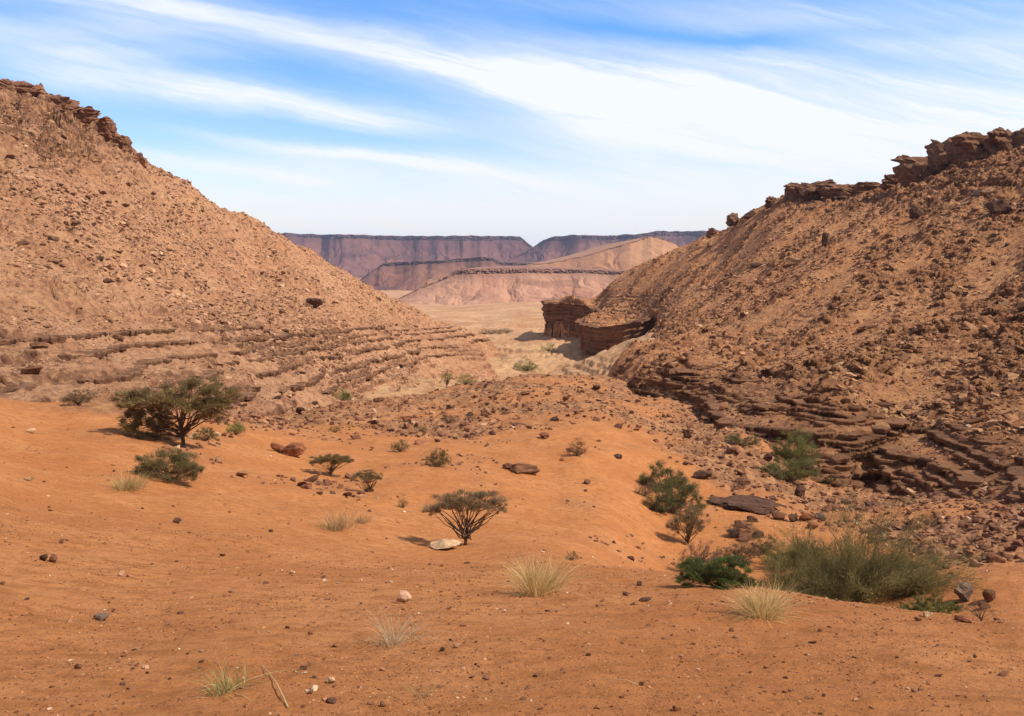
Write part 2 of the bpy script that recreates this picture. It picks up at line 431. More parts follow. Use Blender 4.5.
def mat_leaf(name, trans=.15):
    t = NT(name)
    t.b.inputs['Roughness'].default_value = .7
    c = t.attr('tint', 'Color')
    if trans:
        d = t.n('ShaderNodeBsdfTranslucent'); t.l(c, d.inputs[0]); mx = t.n('ShaderNodeMixShader'); mx.inputs[0].default_value = trans
        t.l(t.b.outputs[0], mx.inputs[1]); t.l(d.outputs[0], mx.inputs[2]); t.l(mx.outputs[0], t.out.inputs[0])
    return t.done(c)
M['leaf'] = mat_leaf('thorn_foliage', .5)
M['straw'] = mat_leaf('dry_straw', .35)
def mat_bark():
    t = NT('thorn_bark')
    return t.done(t.mix(t.ramp(t.noise(9, 5, .6), .4, .6), (.075,.045,.03), (.17,.11,.075)), t.bump(t.noise(30, 4), .01, .7))
M['bark'] = mat_bark()

# ------------------------------------------------------------------ land
def land(name, key, amin, amax, ymin, ymax, nx, ny, mat, others, apow=1.0):
    a = np.linspace(amin, amax, nx); b = np.linspace(math.log(ymin+Y0), math.log(ymax+Y0), ny)
    Yg = np.exp(b)[:, None]-Y0+np.zeros((1, nx)); Xg = a[None, :]*(Yg+Y0)
    z, rock = par(LAYERS[key], Xg, Yg)
    X2, Y2 = Xg, Yg
    # the lips of the ledges jut out over the beds below them
    if key in 'LR':
        gy, gx = np.gradient(z)
        dY = np.gradient(Yg, axis=0); dX = np.gradient(Xg, axis=1)
        sl = gy/dY; 
        slx = gx/dX
        g = np.sqrt(sl*sl+slx*slx)+1e-6
        amt = np.clip(g-.7, 0, 2.0)*(.28 if key == 'R' else .18)*sstep(.25,.6,rock)
        # push upward-curving (upper) part of a riser out, lower part in
        lap = np.zeros_like(z); lap[1:-1] = (2*z[1:-1]-z[:-2]-z[2:]); 
        k = np.clip(lap*6, -.35, 1)
        X2 = Xg-slx/g*amt*k; Y2 = Yg-sl/g*amt*k
    step = 6
    oz = None
    for k in others:
        zz = par(LAYERS[k], Xg[::step, ::step], Yg[::step, ::step], False)[0]
        oz = zz if oz is None else np.maximum(oz, zz)
    keep = z[::step, ::step] > oz-3.0
    kp = keep.copy()
    for ax in (0, 1):
        for sft in (-1, 1): kp |= np.roll(keep, sft, ax)
    full = np.repeat(np.repeat(kp, step, 0), step, 1)[:ny, :nx]
    idx = np.arange(nx*ny).reshape(ny, nx)
    q = np.stack([idx[:-1, :-1], idx[:-1, 1:], idx[1:, 1:], idx[1:, :-1]], -1)
    q = q[full[:-1, :-1]]
    used = np.zeros(nx*ny, bool); used[q.ravel()] = True; remap = np.cumsum(used)-1
    Vv = np.stack([X2, Y2, z], -1).reshape(-1, 3)[used]
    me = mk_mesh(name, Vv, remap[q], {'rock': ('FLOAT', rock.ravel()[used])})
    o = link(name, me, mat); o['kind'] = 'structure'
    return o
land('ground', 'G', -.80, .82, -6, 230, 1300, 1500, M['ground'], 'LRV')
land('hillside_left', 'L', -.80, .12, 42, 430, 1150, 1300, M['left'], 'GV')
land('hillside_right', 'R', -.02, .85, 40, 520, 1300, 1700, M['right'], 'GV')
land('valley_floor', 'V', -.62, .62, 110, 7000, 800, 900, M['valley'], 'GLR')

# ------------------------------------------------------------------ far mesas
def ribbon(name, mat, us, vs, D, cliff, base_v, base_D, nu=500, nt=44, seed=0, gully=1.0, cl=8, jag=1.0, wob=1.0, bz=-88):
    """a far table mountain: flat top, a cliff band, a gullied talus apron down to the plain"""
    u = np.linspace(us[0], us[-1], nu); v = np.interp(u, us, vs)
    D = np.interp(u, us, D) if hasattr(D, '__len__') else np.full(nu, float(D))
    bv = np.interp(u, us, base_v) if hasattr(base_v, '__len__') else np.full(nu, float(base_v))
    bD = np.interp(u, us, base_D) if hasattr(base_D, '__len__') else np.full(nu, float(base_D))
    ch = np.interp(u, us, cliff) if hasattr(cliff, '__len__') else np.full(nu, float(cliff))
    v = v+jag*(1.0*pn(u/9., u*0+seed, seed)+.35*pn(u/2.5, u*0+seed, seed+1))
    rows = []; rock = []; rk_ = np.clip(ch/4.0, 0, 1)**2
    s, t = st(u, v); X = s*D; Z = t*D
    sway = D*.035*wob*(fbm(u, u*0+seed*3.1, 60, 4, seed+2))
    for back, dz in ((1.5, -.1), (1.12, 0), (1.02, 0)):
        rows.append(np.stack([X*(1+0*back), D*back+sway, Z+dz*0], 1)); rock.append(.7*rk_)
    chh = ch/F*D*np.clip(1+.7*fbm(u, u*0+seed, 11, 3, seed+21), .45, 1.7)
    for i in range(cl+1):
        f = i/cl
        off = D*.004*(pn(u/5., u*0+f*5, seed+4)+.8*pn(u/2., u*0+f*3, seed+5))*min(1,f*3)
        rows.append(np.stack([X, D+sway-D*.006*f+off, Z-chh*f], 1)); rock.append(rk_)
    sb, tb = st(u, bv)
    Xb = (u-512)/F/cp*bD; Zb = np.full(nu, float(bz))
    s0, t0 = st(u, np.interp(u, us, vs)); P0 = np.stack([s0*D, D+sway-D*.006, t0*D-ch/F*D*.5], 1)
    Lg = D.mean()*20/F
    for i in range(1, nt+1):
        f = i/nt
        e = 1-(1-f)**1.35
        Yv = P0[:, 1]*(1-f)+bD*f; Xv = P0[:, 0]*(1-f)+Xb*f
        hgt = (P0[:, 2]-Zb)
        wx = Xv+Lg*.5*fbm(Xv, Yv, Lg*1.5, 2, seed+15)
        g = gully*hgt*math.sin(PI*min(1, f))**.7*(.13*(billow(wx, Yv*.45, Lg*2.2, 2, seed+8)-.3)+.045*billow(wx, Yv*.6, Lg*.55, 2, seed+9))
        Zv = P0[:, 2]*(1-e)+Zb*e-g+.04*hgt*fbm(Xv, Yv, Lg*4, 2, seed+10)*min(1, 4*f)*(1-f)
        rows.append(np.stack([Xv, Yv+0*g, Zv-(2 if i == nt else 0)], 1))
        led = sstep(.55, .75, np.sin(f*15+seed+1.2*fbm(Xv, Yv, Lg*5, 2, seed+11)))*sstep(-.2, .3, fbm(Xv, Yv, Lg*3, 2, seed+12))
        rock.append(np.clip(led*.55*rk_+.5*np.maximum(0, .2-f)*5*rk_, 0, 1))
    Vv = np.concatenate(rows); nr = len(rows)
    # skirt to the ground behind so that it is a closed body
    idx = np.arange(nr*nu).reshape(nr, nu)
    q = np.stack([idx[:-1, :-1], idx[1:, :-1], idx[1:, 1:], idx[:-1, 1:]], -1).reshape(-1, 4)
    me = mk_mesh(name, Vv, q, {'rock': ('FLOAT', np.concatenate(rock))}, smooth=False)
    o = link(name, me, mat); o['kind'] = 'structure'; return o
m_far = mat_mesa('dark_plateau_rock', (.14,.062,.06), (.25,.12,.09), (.07,.036,.038), (.12,.06,.055), .002)
m_table = mat_mesa('dark_table_rock', (.21,.095,.07), (.30,.15,.10), (.075,.045,.045), (.13,.075,.065), .004)
m_peak = mat_mesa('red_cone_rock', (.42,.20,.10), (.50,.27,.14), (.25,.13,.09), (.30,.165,.11), .004)
m_near = mat_mesa('pink_mesa_rock', (.42,.21,.14), (.52,.29,.195), (.20,.10,.07), (.30,.165,.11), .005)
ribbon('far_plateau', m_far, [60,200,280,330,400,440,520,528,533,560], [230,232,233.5,234.5,235.5,236,236,243,247,262], 5000, [5,5,5,5,6,6,6,3,1,1], 277, 4450, 900, seed=3, gully=1.1, jag=.7)
ribbon('far_escarpment', m_far, [505,526,545,556,566,600,640,652,656,700,800,950], [262,251,239,236,235.5,235.5,234,233.5,231,230.5,229,228], 4700, [1,2,4,6,6,6,6,6,7,7,7,7], 276, 4200, 900, seed=13, gully=1.1, jag=.8)
ribbon('table_mountain', m_table, [352,372,381,396,440,455,480,492,500,560,600], [285,269,263,262,260.5,259,257,258,262,264.5,266], 2700, [1,2,4,5,4,4,5,4,4,3,3], [290,291,292,293,296,296,296,296,296,296,296], 2430, 700, seed=23, gully=.9, jag=.4)
ribbon('cone_hill', m_peak, [428,520,560,590,620,638,650,662,680,720,780], [280,266,261,254,245,239.5,236,239,246,262,275], 2500, 1, 279, 2120, 700, seed=33, gully=.5, jag=.5, wob=.4)
ribbon('pink_mesa', m_near, [395,420,440,455,462,500,540,580,620,680,780], [300,288,279,271,269.5,268,268.5,269.5,271,274,278], 1650, [1,2,3,5,7,8,7,5,5,5,5], [311,313,313,313,313,312,311,311,310,310,310], 1500, 800, seed=43, gully=.8, jag=.5, wob=.3, bz=-80)

# ------------------------------------------------------------------ rock shapes
def hull(n, seed, flat=1.0, sharp=.5):
    r = np.random.default_rng(seed); bm = bmesh.new()
    for i in range(n):
        p = r.normal(size=3); p /= np.linalg.norm(p)
        p = np.sign(p)*np.abs(p)**sharp; p *= r.uniform(.75, 1.0)
        bm.verts.new((p[0]*.5, p[1]*.5, p[2]*.5*flat))
    bmesh.ops.convex_hull(bm, input=bm.verts)
    for v in [v for v in bm.verts if not v.link_faces]: bm.verts.remove(v)
    bmesh.ops.triangulate(bm, faces=bm.faces)
    bm.verts.ensure_lookup_table()
    V = np.array([v.co[:] for v in bm.verts]); Fc = np.array([[v.index for v in f.verts] for f in bm.faces]) if not bm.verts.index_update() else None
    bm.free(); return V, Fc
HULLS = [hull(12+(i % 4)*3, 100+i) for i in range(16)]

def boulder_mesh(name, seed, sub=3, strata=0, craggy=.15, square=.6):
    """a broken block: squared-off ball with faceted breaks, cracks and bedding grooves"""
    bm = bmesh.new(); bmesh.ops.create_icosphere(bm, subdivisions=sub, radius=1.0)
    V = np.array([v.co[:] for v in bm.verts]); 
    r = np.random.default_rng(seed)
    V = np.sign(V)*np.abs(V)**square
    V /= np.max(np.abs(V))
    for k in range(15):                                   # flat breaks
        n = r.normal(size=3); n /= np.linalg.norm(n); d = r.uniform(.55, .85)
        over = np.maximum(0, V@n-d); V -= over[:, None]*n*.92
    s = seed*7.7
    a = fbm(V[:, 0]+V[:, 2]*.7+s, V[:, 1]-V[:, 2]*.6+s, .7, 3, seed)
    V *= (1+craggy*a)[:, None]
    if strata:
        zz = V[:, 2]*strata; g = pn(zz+s, zz*0+.5, seed+5)+.35*pn(zz*2.3+s, V[:, 0], seed+6)
        V[:, :2] *= (1+.22*g)[:, None]
    V *= .5
    V[:, 2] -= V[:, 2].min()
    for v, c in zip(bm.verts, V): v.co = c
    me = bpy.data.meshes.new(name); bm.to_mesh(me); bm.free()
    me.materials.append(M['rock']); return me
BOULD = [boulder_mesh('boulder', 200+i, 3, strata=(0, 3, 0, 5)[i % 4]) for i in range(12)]
STONE = [boulder_mesh('stone', 300+i, 2, craggy=.15, square=.7) for i in range(10)]
CRAG = [boulder_mesh('outcrop', 400+i, 5, strata=4+i % 3, craggy=.45, square=.5) for i in range(8)]

BROWN = (.20,.10,.06,1); DARK = (.11,.06,.042,1); RED = (.27,.115,.06,1); PALE = (.60,.42,.26,1); PINK = (.55,.33,.22,1); GREY = (.20,.14,.11,1); TAN = (.40,.23,.13,1)
nb = [0]
def rock_at(u, v, w, h, label, col=BROWN, name='boulder', cat='boulder', lib=None, group=None, rz=None, depth=.8, sink=.12, tilt=.12, D=None, z=None):
    """one rock whose foot stands at the land point seen at (u, v); w, h its size in pixels at that distance"""
    P = hit(u, v) if D is None else world(u, v, D)
    k = P[1]/F; lib = lib or BOULD
    o = link(name, lib[nb[0] % len(lib)]); nb[0] += 1
    W = w*k; Hh = h*k*1.12
    o.location = (P[0], P[1]+W*depth*.3, P[2]-Hh*sink); o.scale = (W*1.08, W*depth, Hh*(1+sink))
    o.rotation_euler = (random.uniform(-tilt, tilt), random.uniform(-tilt, tilt), random.uniform(-.5, .5) if rz is None else rz)
    o.color = col; return tag(o, label, cat, group)

# named rocks --------------------------------------------------------
rock_at(447,550,34,9,'pale cream flat rock slab at the foot of the small umbrella thorn tree', PALE, 'rock_slab', 'rock')
rock_at(403,604,20,10,'pale pinkish angular stone just behind the wispy straw tuft', PINK, 'stone', 'stone', STONE)
rock_at(98,621,22,6,'flat dark grey stone lying alone on sand at lower left', GREY, 'stone', 'stone', STONE)
rock_at(292,457,28,13,'red-brown boulder half sunk in the sand above the low thorn tree', RED)
rock_at(277,452,14,8,'smaller red-brown rock touching the left side of a red boulder', RED)
rock_at(524,474,26,11,'flat brown rock lodged in sand slope right of the middle', BROWN, 'rock_slab', 'rock')
rock_at(508,470,12,7,'small brown rock just left of the flat brown slab on the slope', BROWN)
rock_at(687,439,9,10,'dark upright boulder on rubble slope below the banded ledges', DARK)
rock_at(704,480,19,9,'broad dark boulder on the slope left of the dry wash', DARK)
rock_at(742,486,17,8,'low dark rock above the dry wash, right of the broad dark boulder', BROWN)
rock_at(731,456,13,6,'small dark rock on the slope below a fringe of green bushes', BROWN)
rock_at(768,463,10,8,'dark rock at the edge of the pale wash by green bushes', DARK)
rock_at(619,459,9,6,'small dark rock alone on the upper sand bowl', DARK)
rock_at(927,581,36,13,'long brown boulder lying on the flat right of the brush thicket', BROWN)
rock_at(936,587,14,6,'small low rock under the long brown boulder', BROWN)
rock_at(966,602,23,19,'round grey-brown boulder near the right sand crest', GREY)
rock_at(991,603,20,14,'brown rock right of the round boulder', BROWN)
rock_at(985,610,12,8,'small rock by twigs right of the round boulder', BROWN)
rock_at(965,623,17,6,'flat red rock on the crest of the near sand at right', RED, 'rock_slab', 'rock')
rock_at(928,618,12,6,'small cream stone on the right sand crest', PALE, 'stone', 'stone', STONE)
rock_at(919,622,8,5,'small dark stone beside the cream stone on the crest', BROWN, 'stone', 'stone', STONE)
rock_at(52,563,11,7,'olive-brown stone with a dark neighbour on the left sand', BROWN, 'stone', 'stone', STONE)
rock_at(42,562,10,7,'dark stone left of the olive-brown stone on the sand', DARK, 'stone', 'stone', STONE)
rock_at(121,577,8,6,'pale and dark speckled stone on the left sand', PINK, 'stone', 'stone', STONE)
rock_at(331,704,12,6,'dark stone near the bottom edge left of centre', DARK, 'stone', 'stone', STONE)
rock_at(331,684,12,6,'cream stone above a dark stone near the bottom edge', PALE, 'stone', 'stone', STONE)
rock_at(626,596,7,4,'black small stone on sand right of the full straw tussock', DARK, 'stone', 'stone', STONE)
rock_at(645,602,14,3,'thin dark flat stone on sand between two straw tussocks', DARK, 'stone', 'stone', STONE)
rock_at(640,586,8,5,'grey stone on sand below the green wash bush', GREY, 'stone', 'stone', STONE)
rock_at(642,686,7,4,'small brown stone at the end of a fallen straw', BROWN, 'stone', 'stone', STONE)
rock_at(677,712,10,6,'dark red stone at the bottom edge right of centre', RED, 'stone', 'stone', STONE)
rock_at(176,524,12,4,'dark stone on sand below the spreading thorn shrub', DARK, 'stone', 'stone', STONE)
rock_at(28,433,12,5,'cream stone near the left edge above open sand', PALE, 'stone', 'stone', STONE)
rock_at(28,481,10,4,'white flat stone on the sand at far left', PALE, 'stone', 'stone', STONE)
# hillside rocks
rock_at(310,309,20,8,'long dark slab lying low on the left hillside', DARK, 'rock_slab', 'rock')
rock_at(28,376,24,9,'wide brown boulder at the foot of the left hillside', BROWN)
rock_at(38,352,18,9,'slanting brown slab just above the wide boulder on left hillside', BROWN, 'rock_slab', 'rock')
rock_at(98,264,12,6,'dark rock high on the left hillside', DARK)
rock_at(107,286,9,5,'dark rock below another on the left hillside', DARK)
rock_at(22,250,14,6,'brown slab near the left edge half up the hillside', BROWN, 'rock_slab', 'rock')
rock_at(118,344,10,6,'brown rock on the left hillside above the thorn tree', BROWN)
rock_at(795,266,15,9,'pale tan boulder shaded on one side on the right hillside', TAN)
rock_at(918,221,13,13,'dark block standing below the right ridge', DARK)
rock_at(1003,217,22,17,'large dark boulder near the right edge below the ridge', DARK)
rock_at(993,199,16,9,'pale grey slab under the right ridge outcrop', TAN, 'rock_slab', 'rock')
rock_at(978,200,12,7,'grey slab left of the pale slab under the ridge', GREY, 'rock_slab', 'rock')
rock_at(825,249,8,13,'narrow dark rock standing on the right hillside', DARK)
rock_at(800,500,13,12,'squared dark block beside the wash sand', DARK, 'rock_block', 'rock')
for i, (u, v, w, h) in enumerate([(780,521,14,10),(794,523,12,9),(808,522,14,8),(822,521,12,7),(835,512,12,7),(752,522,11,7),(741,528,13,8),(735,538,13,10),(746,543,16,9),(758,538,12,7),(812,530,13,6),(846,507,12,6),(858,512,10,6),(870,508,11,6)]):
    rock_at(u, v, w, h, 'broken brown block in the jumble across the dry wash', (BROWN, DARK, RED, GREY)[i % 4], 'rock_block', 'rock', group='broken blocks across the wash')
rock_at(750,512,84,6,'long low dark rock step across the wash above the grey thorn bush', DARK, 'rock_step', 'rock', CRAG, depth=.5, rz=.1, sink=.45)

# outcrops on the ridges -----------------------------------------------
def crag_at(u, v, w, h, D, label, col=BROWN, depth=.7):
    return rock_at(u, v+5, w, h, label, col, 'rock_outcrop', 'outcrop', CRAG, D=D, depth=depth, sink=.25, tilt=.06, rz=random.uniform(-.15,.15))
RB = (.215,.115,.07,1); LB = (.24,.12,.075,1)
crag_at(927,176,46,27,250,'tall blocky outcrop at the left end of the high right ridge', RB)
crag_at(952,168,36,28,248,'craggy outcrop second from the left on the high right ridge', RB)
crag_at(976,162,50,30,242,'widest craggy outcrop with a shaded hollow on the right ridge', RB)
crag_at(1008,155,46,26,238,'craggy outcrop at the right edge of the ridge', RB)
crag_at(1045,150,46,26,234,'craggy outcrop running out past the right edge', RB)
crag_at(893,182,22,10,262,'low rock step just left of the tall blocky outcrop', RB)
crag_at(984,170,34,10,236,'low jutting ledge under the widest ridge outcrop', RB)
crag_at(870,188,36,10,278,'low flat rock row on the ridge right of its dip', RB)
crag_at(843,190,38,12,288,'low rock row in the middle of the right ridge', RB)
crag_at(818,192,34,13,295,'squat rock row left of the middle of the right ridge', RB)
crag_at(797,195,26,15,303,'dark squat outcrop at the left end of the rock row', RB)
crag_at(772,202,14,9,315,'small round knob left of the rock row on the right ridge', RB)
crag_at(735,219,14,9,330,'small knob halfway down the right ridge', RB)
crag_at(712,232,10,7,340,'lowest small knob on the right ridge line', RB)
crag_at(104,132,20,18,200,'leaning upright rock standing out on the left ridge', LB)
crag_at(121,148,18,15,206,'dark leaning rock just below the upright one on left ridge', LB)
crag_at(138,160,13,13,211,'third small rock down from the upright one on left ridge', LB)
crag_at(75,122,34,16,192,'layered ledge end on the left ridge before the gap', LB)
crag_at(45,110,50,17,188,'layered ledge in the middle of the top of the left hill', LB)
crag_at(10,98,54,20,184,'layered ledge at the very top of the left hill', LB)
crag_at(187,186,10,8,232,'small rock knob low on the left ridge', LB)
crag_at(20,112,24,9,178,'dark jutting ledge below the top of the left hill', LB)

# ------------------------------------------------------------------ the two noses of the cliff
def wall(name, pts, zlow, label, seed, over=5.0):
    P = np.array(pts); seg = np.sqrt(((P[1:, :2]-P[:-1, :2])**2).sum(1)); L = np.concatenate([[0], np.cumsum(seg)])
    n = int(L[-1]/.35); l = np.linspace(0, L[-1], n)
    X = np.interp(l, L, P[:, 0]); Y = np.interp(l, L, P[:, 1]); Z = np.interp(l, L, P[:, 2])
    k = 9; ker = np.ones(k)/k
    sm = lambda a: np.convolve(np.pad(a, k//2, 'edge'), ker, 'valid')
    Xs, Ys = sm(X), sm(Y); tx = np.gradient(Xs); ty = np.gradient(Ys); m = np.sqrt(tx*tx+ty*ty); nx_, ny_ = ty/m, -tx/m    # outward = right of travel
    # outward must point to the valley (negative X mostly)
    if (nx_*-1+ny_*-1).mean() < 0: nx_, ny_ = -nx_, -ny_
    rows = []
    Zt = Z+.6*fbm(l, l*0, 8, 3, seed)
    for off, dz in ((-9, -1.2), (-5, -.1), (-2, .2), (.2, .25)):
        rows.append(np.stack([Xs+nx_*(off+over*.5), Ys+ny_*(off+over*.5), Zt+dz+.3*fbm(l, l*0+off, 3, 2, seed+1)], 1))
    nr = 60
    for i in range(nr):
        f = (i+1)/nr; z = Zt*(1-f)+zlow*f
        hz = z*0+f*(Zt-zlow).mean()
        bed = .7*pn(hz/1.6+.08*l/4, l/14, seed+2)+.4*pn(hz/.7, l/9, seed+3)
        c, d = cell(l+hz*.2, hz*.8, 3.2, seed+4)
        ov = over*(.5-1.5*f**1.3)*(.8+.5*pn(l/12, l*0, seed+5))
        off = ov+bed+(c-.5)*1.3+1.8*pn(l/7, l*0+f, seed+6)
        rows.append(np.stack([Xs+nx_*off, Ys+ny_*off, z], 1))
    Vv = np.concatenate(rows); N = len(rows); idx = np.arange(N*n).reshape(N, n)
    q = np.stack([idx[:-1, :-1], idx[1:, :-1], idx[1:, 1:], idx[:-1, 1:]], -1).reshape(-1, 4)
    me = mk_mesh(name, Vv, q, smooth=False)
    o = link(name, me, M['cliff']); return tag(o, label, 'cliff')
a = world(548,300,425)
wall('cliff', [uz(560,424,-19)]+NOSE[:5], -44, 'shaded overhanging cliff on the far tongue of rock above the valley', 1)
wall('cliff', NOSE[4:]+[world(668,318,318)], -44, 'nearer jutting cliff with deep shade above the valley', 9)

# ------------------------------------------------------------------ rock ledges: thin beds of bedrock that jut out of the slopes
def ledges(key, u0, u1, D0, D1, levels, ok, th, out, mat, seed, px=1.0):
    us = np.arange(u0, u1, px); Ds = np.exp(np.linspace(math.log(D0), math.log(D1), 420))
    Xg = ((us-512)/F/cp)[:, None]*Ds[None]; Yg = Ds[None]+0*Xg
    z = par(LAYERS[key], Xg, Yg, False)[0]
    if key == 'R': ref = z-.075*(Xg-40)+.028*Yg
    else: ref = z+.02*Xg+.055*Yg
    uu, vv = pix_of(Xg, Yg, z); good = ok(uu, vv, Xg, Yg, z)
    for li, lv in enumerate(levels):
        cross = (ref[:, 1:] >= lv) & (ref[:, :-1] < lv) & good[:, 1:]
        has = cross.any(1); k = np.argmax(cross, 1)
        i = 0
        while i < len(us):
            if not has[i]: i += 1; continue
            j = i
            while j+1 < len(us) and has[j+1] and abs(Ds[k[j+1]]-Ds[k[j]]) < .05*Ds[k[j]]: j += 1
            if j-i > 14:
                kk = np.arange(i, j+1); P = np.stack([Xg[kk, k[kk]], Yg[kk, k[kk]], z[kk, k[kk]]], 1)
                seg = np.sqrt((np.diff(P[:, :2], axis=0)**2).sum(1)); L = np.concatenate([[0], np.cumsum(seg)]); n = max(12, int(L[-1]/.12))
                l = np.linspace(0, L[-1], min(n, 1500)); n = len(l)
                A = [np.interp(l, L, P[:, q]) for q in range(3)]
                w = max(3, int(n*1.2/L[-1])) | 1; ker = np.ones(w)/w
                A = [np.convolve(np.pad(a, w//2, 'edge'), ker, 'valid') for a in A]
                tx, ty = np.gradient(A[0]), np.gradient(A[1]); m = np.sqrt(tx*tx+ty*ty)+1e-9; nx_, ny_ = ty/m, -tx/m
                sg = np.sign(-(nx_*A[0]+ny_*A[1])); nx_, ny_ = nx_*sg, ny_*sg
                sd = seed+li*13
                br = sstep(-.30, .05, fbm(l, l*0+sd, 7 if key == 'R' else 22, 3, sd)+(.14 if key == 'R' else .3))
                c, d = cell(l+.15*sd, l*0+.5, 1.5, sd)
                o = out*(.35+1.0*c+.35*pn(l/.5, l*0+3, sd+2))*br-.8*(1-br)
                t = th*(.6+.7*np.clip(.5+fbm(l, l*0+9, 5, 2, sd+3), 0, 1.2))
                zt = A[2]+(.25 if key == 'R' else .55)*th+.12*th*pn(l/.9, l*0, sd+4)+(c-.5)*.25*th
                rows = [(-2.4-o*0, zt-.05), (-1.0+o*0, zt+.02), (o-.12*t, zt), (o, zt-.15*t), (o-.1*t+.1*pn(l/.4, l*0+1, sd), zt-.5*t), (o-.2*t, zt-.85*t), (o-.6, zt-t), (-2.4+o*0, zt-1.6*t)]
                Vv = np.concatenate([np.stack([A[0]+nx_*r, A[1]+ny_*r, q], 1) for r, q in rows]); N_ = len(rows); idx = np.arange(N_*n).reshape(N_, n)
                q = np.stack([idx[:-1, :-1], idx[1:, :-1], idx[1:, 1:], idx[:-1, 1:]], -1).reshape(-1, 4)
                o_ = link('rock_ledge', mk_mesh('rock_ledge', Vv, q, smooth=False), mat); o_['kind'] = 'structure'
            i = j+1
def okR(u, v, X, Y, z):
    vt = np.interp(u, [600, 690, 760, 850, 960, 1100], [358, 366, 380, 405, 425, 440])
    return (v > vt-8) & (u > 625)
def okR2(u, v, X, Y, z): return (v > 320) & (v < 430) & (u > 880)
def okL(u, v, X, Y, z): return (v > 326) & (v < 402)
ledges('R', 620, 1120, 46, 150, np.arange(-17.4, -10.2, .47), okR, .58, .95, M['cliff'], 700)
ledges('R', 880, 1120, 60, 130, np.arange(-9.6, -4, 1.1), okR2, .40, .6, M['cliff'], 900)
ledges('L', -120, 500, 52, 330, [-13.9,-11.9,-9.9,-8.2,-7.1,-5.6,-4.2,-2.4], okL, .75, .9, M['ledge'], 800)

# ------------------------------------------------------------------ scattered stones
def scatter_pts(n, u0, u1, Ya, Yb, p=1.0):
    u = rng.uniform(u0, u1, n); D = np.exp(rng.uniform(math.log(Ya), math.log(Yb), n))
    return (u-512)/F/cp*D, D
def scatter(name, label, X, Y, Z, size, flat, cols, colp, cat='stones'):
    Vs = []; Fs = []; Ts = []; off = 0
    cols = np.array(cols)
    which = rng.integers(0, len(HULLS), len(X)); ci = rng.choice(len(cols), len(X), p=colp)
    yaw = rng.uniform(0, 2*PI, len(X)); tl = rng.normal(0, .25, (len(X), 2))
    for hidx in range(len(HULLS)):
        m = which == hidx; k = int(m.sum())
        if not k: continue
        hv, hf = HULLS[hidx]
        s = np.stack([size[m]*rng.uniform(.8, 1.4, k), size[m]*rng.uniform(.7, 1.1, k), size[m]*flat*rng.uniform(.6, 1.3, k)], 1)
        P = hv[None]*s[:, None]
        P[..., 2] += P[..., 0]*tl[m, 0][:, None]+P[..., 1]*tl[m, 1][:, None]
        c = np.cos(yaw[m])[:, None]; sn = np.sin(yaw[m])[:, None]
        x = P[..., 0]*c-P[..., 1]*sn; y = P[..., 0]*sn+P[..., 1]*c
        P = np.stack([x+X[m][:, None], y+Y[m][:, None], P[..., 2]+(Z[m]+size[m]*flat*.18)[:, None]], -1)
        nv = len(hv); Vs.append(P.reshape(-1, 3)); Fs.append((hf[None]+(np.arange(k)*nv)[:, None, None]).reshape(-1, 3)+off); off += k*nv
        t = cols[ci[m]]*rng.uniform(.8, 1.2, (k, 1)); t = np.concatenate([t, np.ones((k, 1))], 1)
        Ts.append(np.repeat(t, nv, 0))
    me = mk_mesh(name, np.concatenate(Vs), np.concatenate(Fs), {'tint': ('FLOAT_COLOR', np.concatenate(Ts))}, smooth=False)
    o = link(name, me, M['scatter']); return tag(o, label, cat, None, 'stuff')
def szs(n, lo, hi, a=2.2):
    q = rng.uniform(0, 1, n); return (lo**(-a)+q*(hi**(-a)-lo**(-a)))**(-1/a)
# near sand
X, Y = scatter_pts(34000, -160, 1190, 3.6, 50)
dens = fbm(X, Y, 2.2, 2, 501)+rng.uniform(-.5, .5, len(X)); m = dens > -.12; X, Y = X[m], Y[m]
Z = G_h(X, Y)[0]
scatter('pebbles', 'brown and pale pebbles strewn over the orange foreground sand', X, Y, Z, szs(len(X), .006, .09, 1.9)*(.55+Y/20), .55,
        [(.15,.07,.045),(.25,.11,.06),(.36,.17,.09),(.62,.46,.32)], [.34,.34,.25,.07], 'pebbles')
# middle rubble ground
X, Y = scatter_pts(26000, 150, 1150, 34, 160); Zg, rk = G_h(X, Y); keep = (rk+rng.uniform(-.35, .35, len(X)) > .4); X, Y = X[keep], Y[keep]
scatter('rubble', 'red-brown rubble on the low ridge and around the dry wash', X, Y, H(X, Y), szs(len(X), .15, .9, 2.2), .6,
        [(.15,.07,.045),(.24,.105,.06),(.36,.18,.10),(.50,.32,.20)], [.34,.36,.25,.05], 'rubble')
X, Y = scatter_pts(60000, -180, 520, 58, 340)
z = L_h(X, Y)[0]; ok = z > np.maximum(G_h(X, Y, False)[0], V_h(X, Y, False)[0]); X, Y, z = X[ok], Y[ok], z[ok]
vl = pix_of(X, Y, z)[1]; cl = fbm(X, Y, 16, 3, 502)+rng.uniform(-.45, .45, len(X))-.45*sstep(322, 340, vl) > -.12; X, Y, z = X[cl], Y[cl], z[cl]
scatter('scree', 'tan and brown scree covering the left hillside', X, Y, z, szs(len(X), .28, 1.7, 2.3)*np.clip(Y/150, .4, 1), .42,
        [(.24,.13,.08),(.36,.20,.12),(.52,.31,.19)], [.25,.4,.35], 'scree')
X, Y = scatter_pts(34000, 560, 1200, 55, 400)
z, rk = R_h(X, Y); ok = z > np.maximum(G_h(X, Y, False)[0], V_h(X, Y, False)[0]); X, Y, z, rk = X[ok], Y[ok], z[ok], rk[ok]
uu, vv = pix_of(X, Y, z)
bd = sstep(-6, 14, vv-np.interp(uu, [600, 690, 760, 850, 960, 1100], [358, 366, 380, 405, 425, 440]))
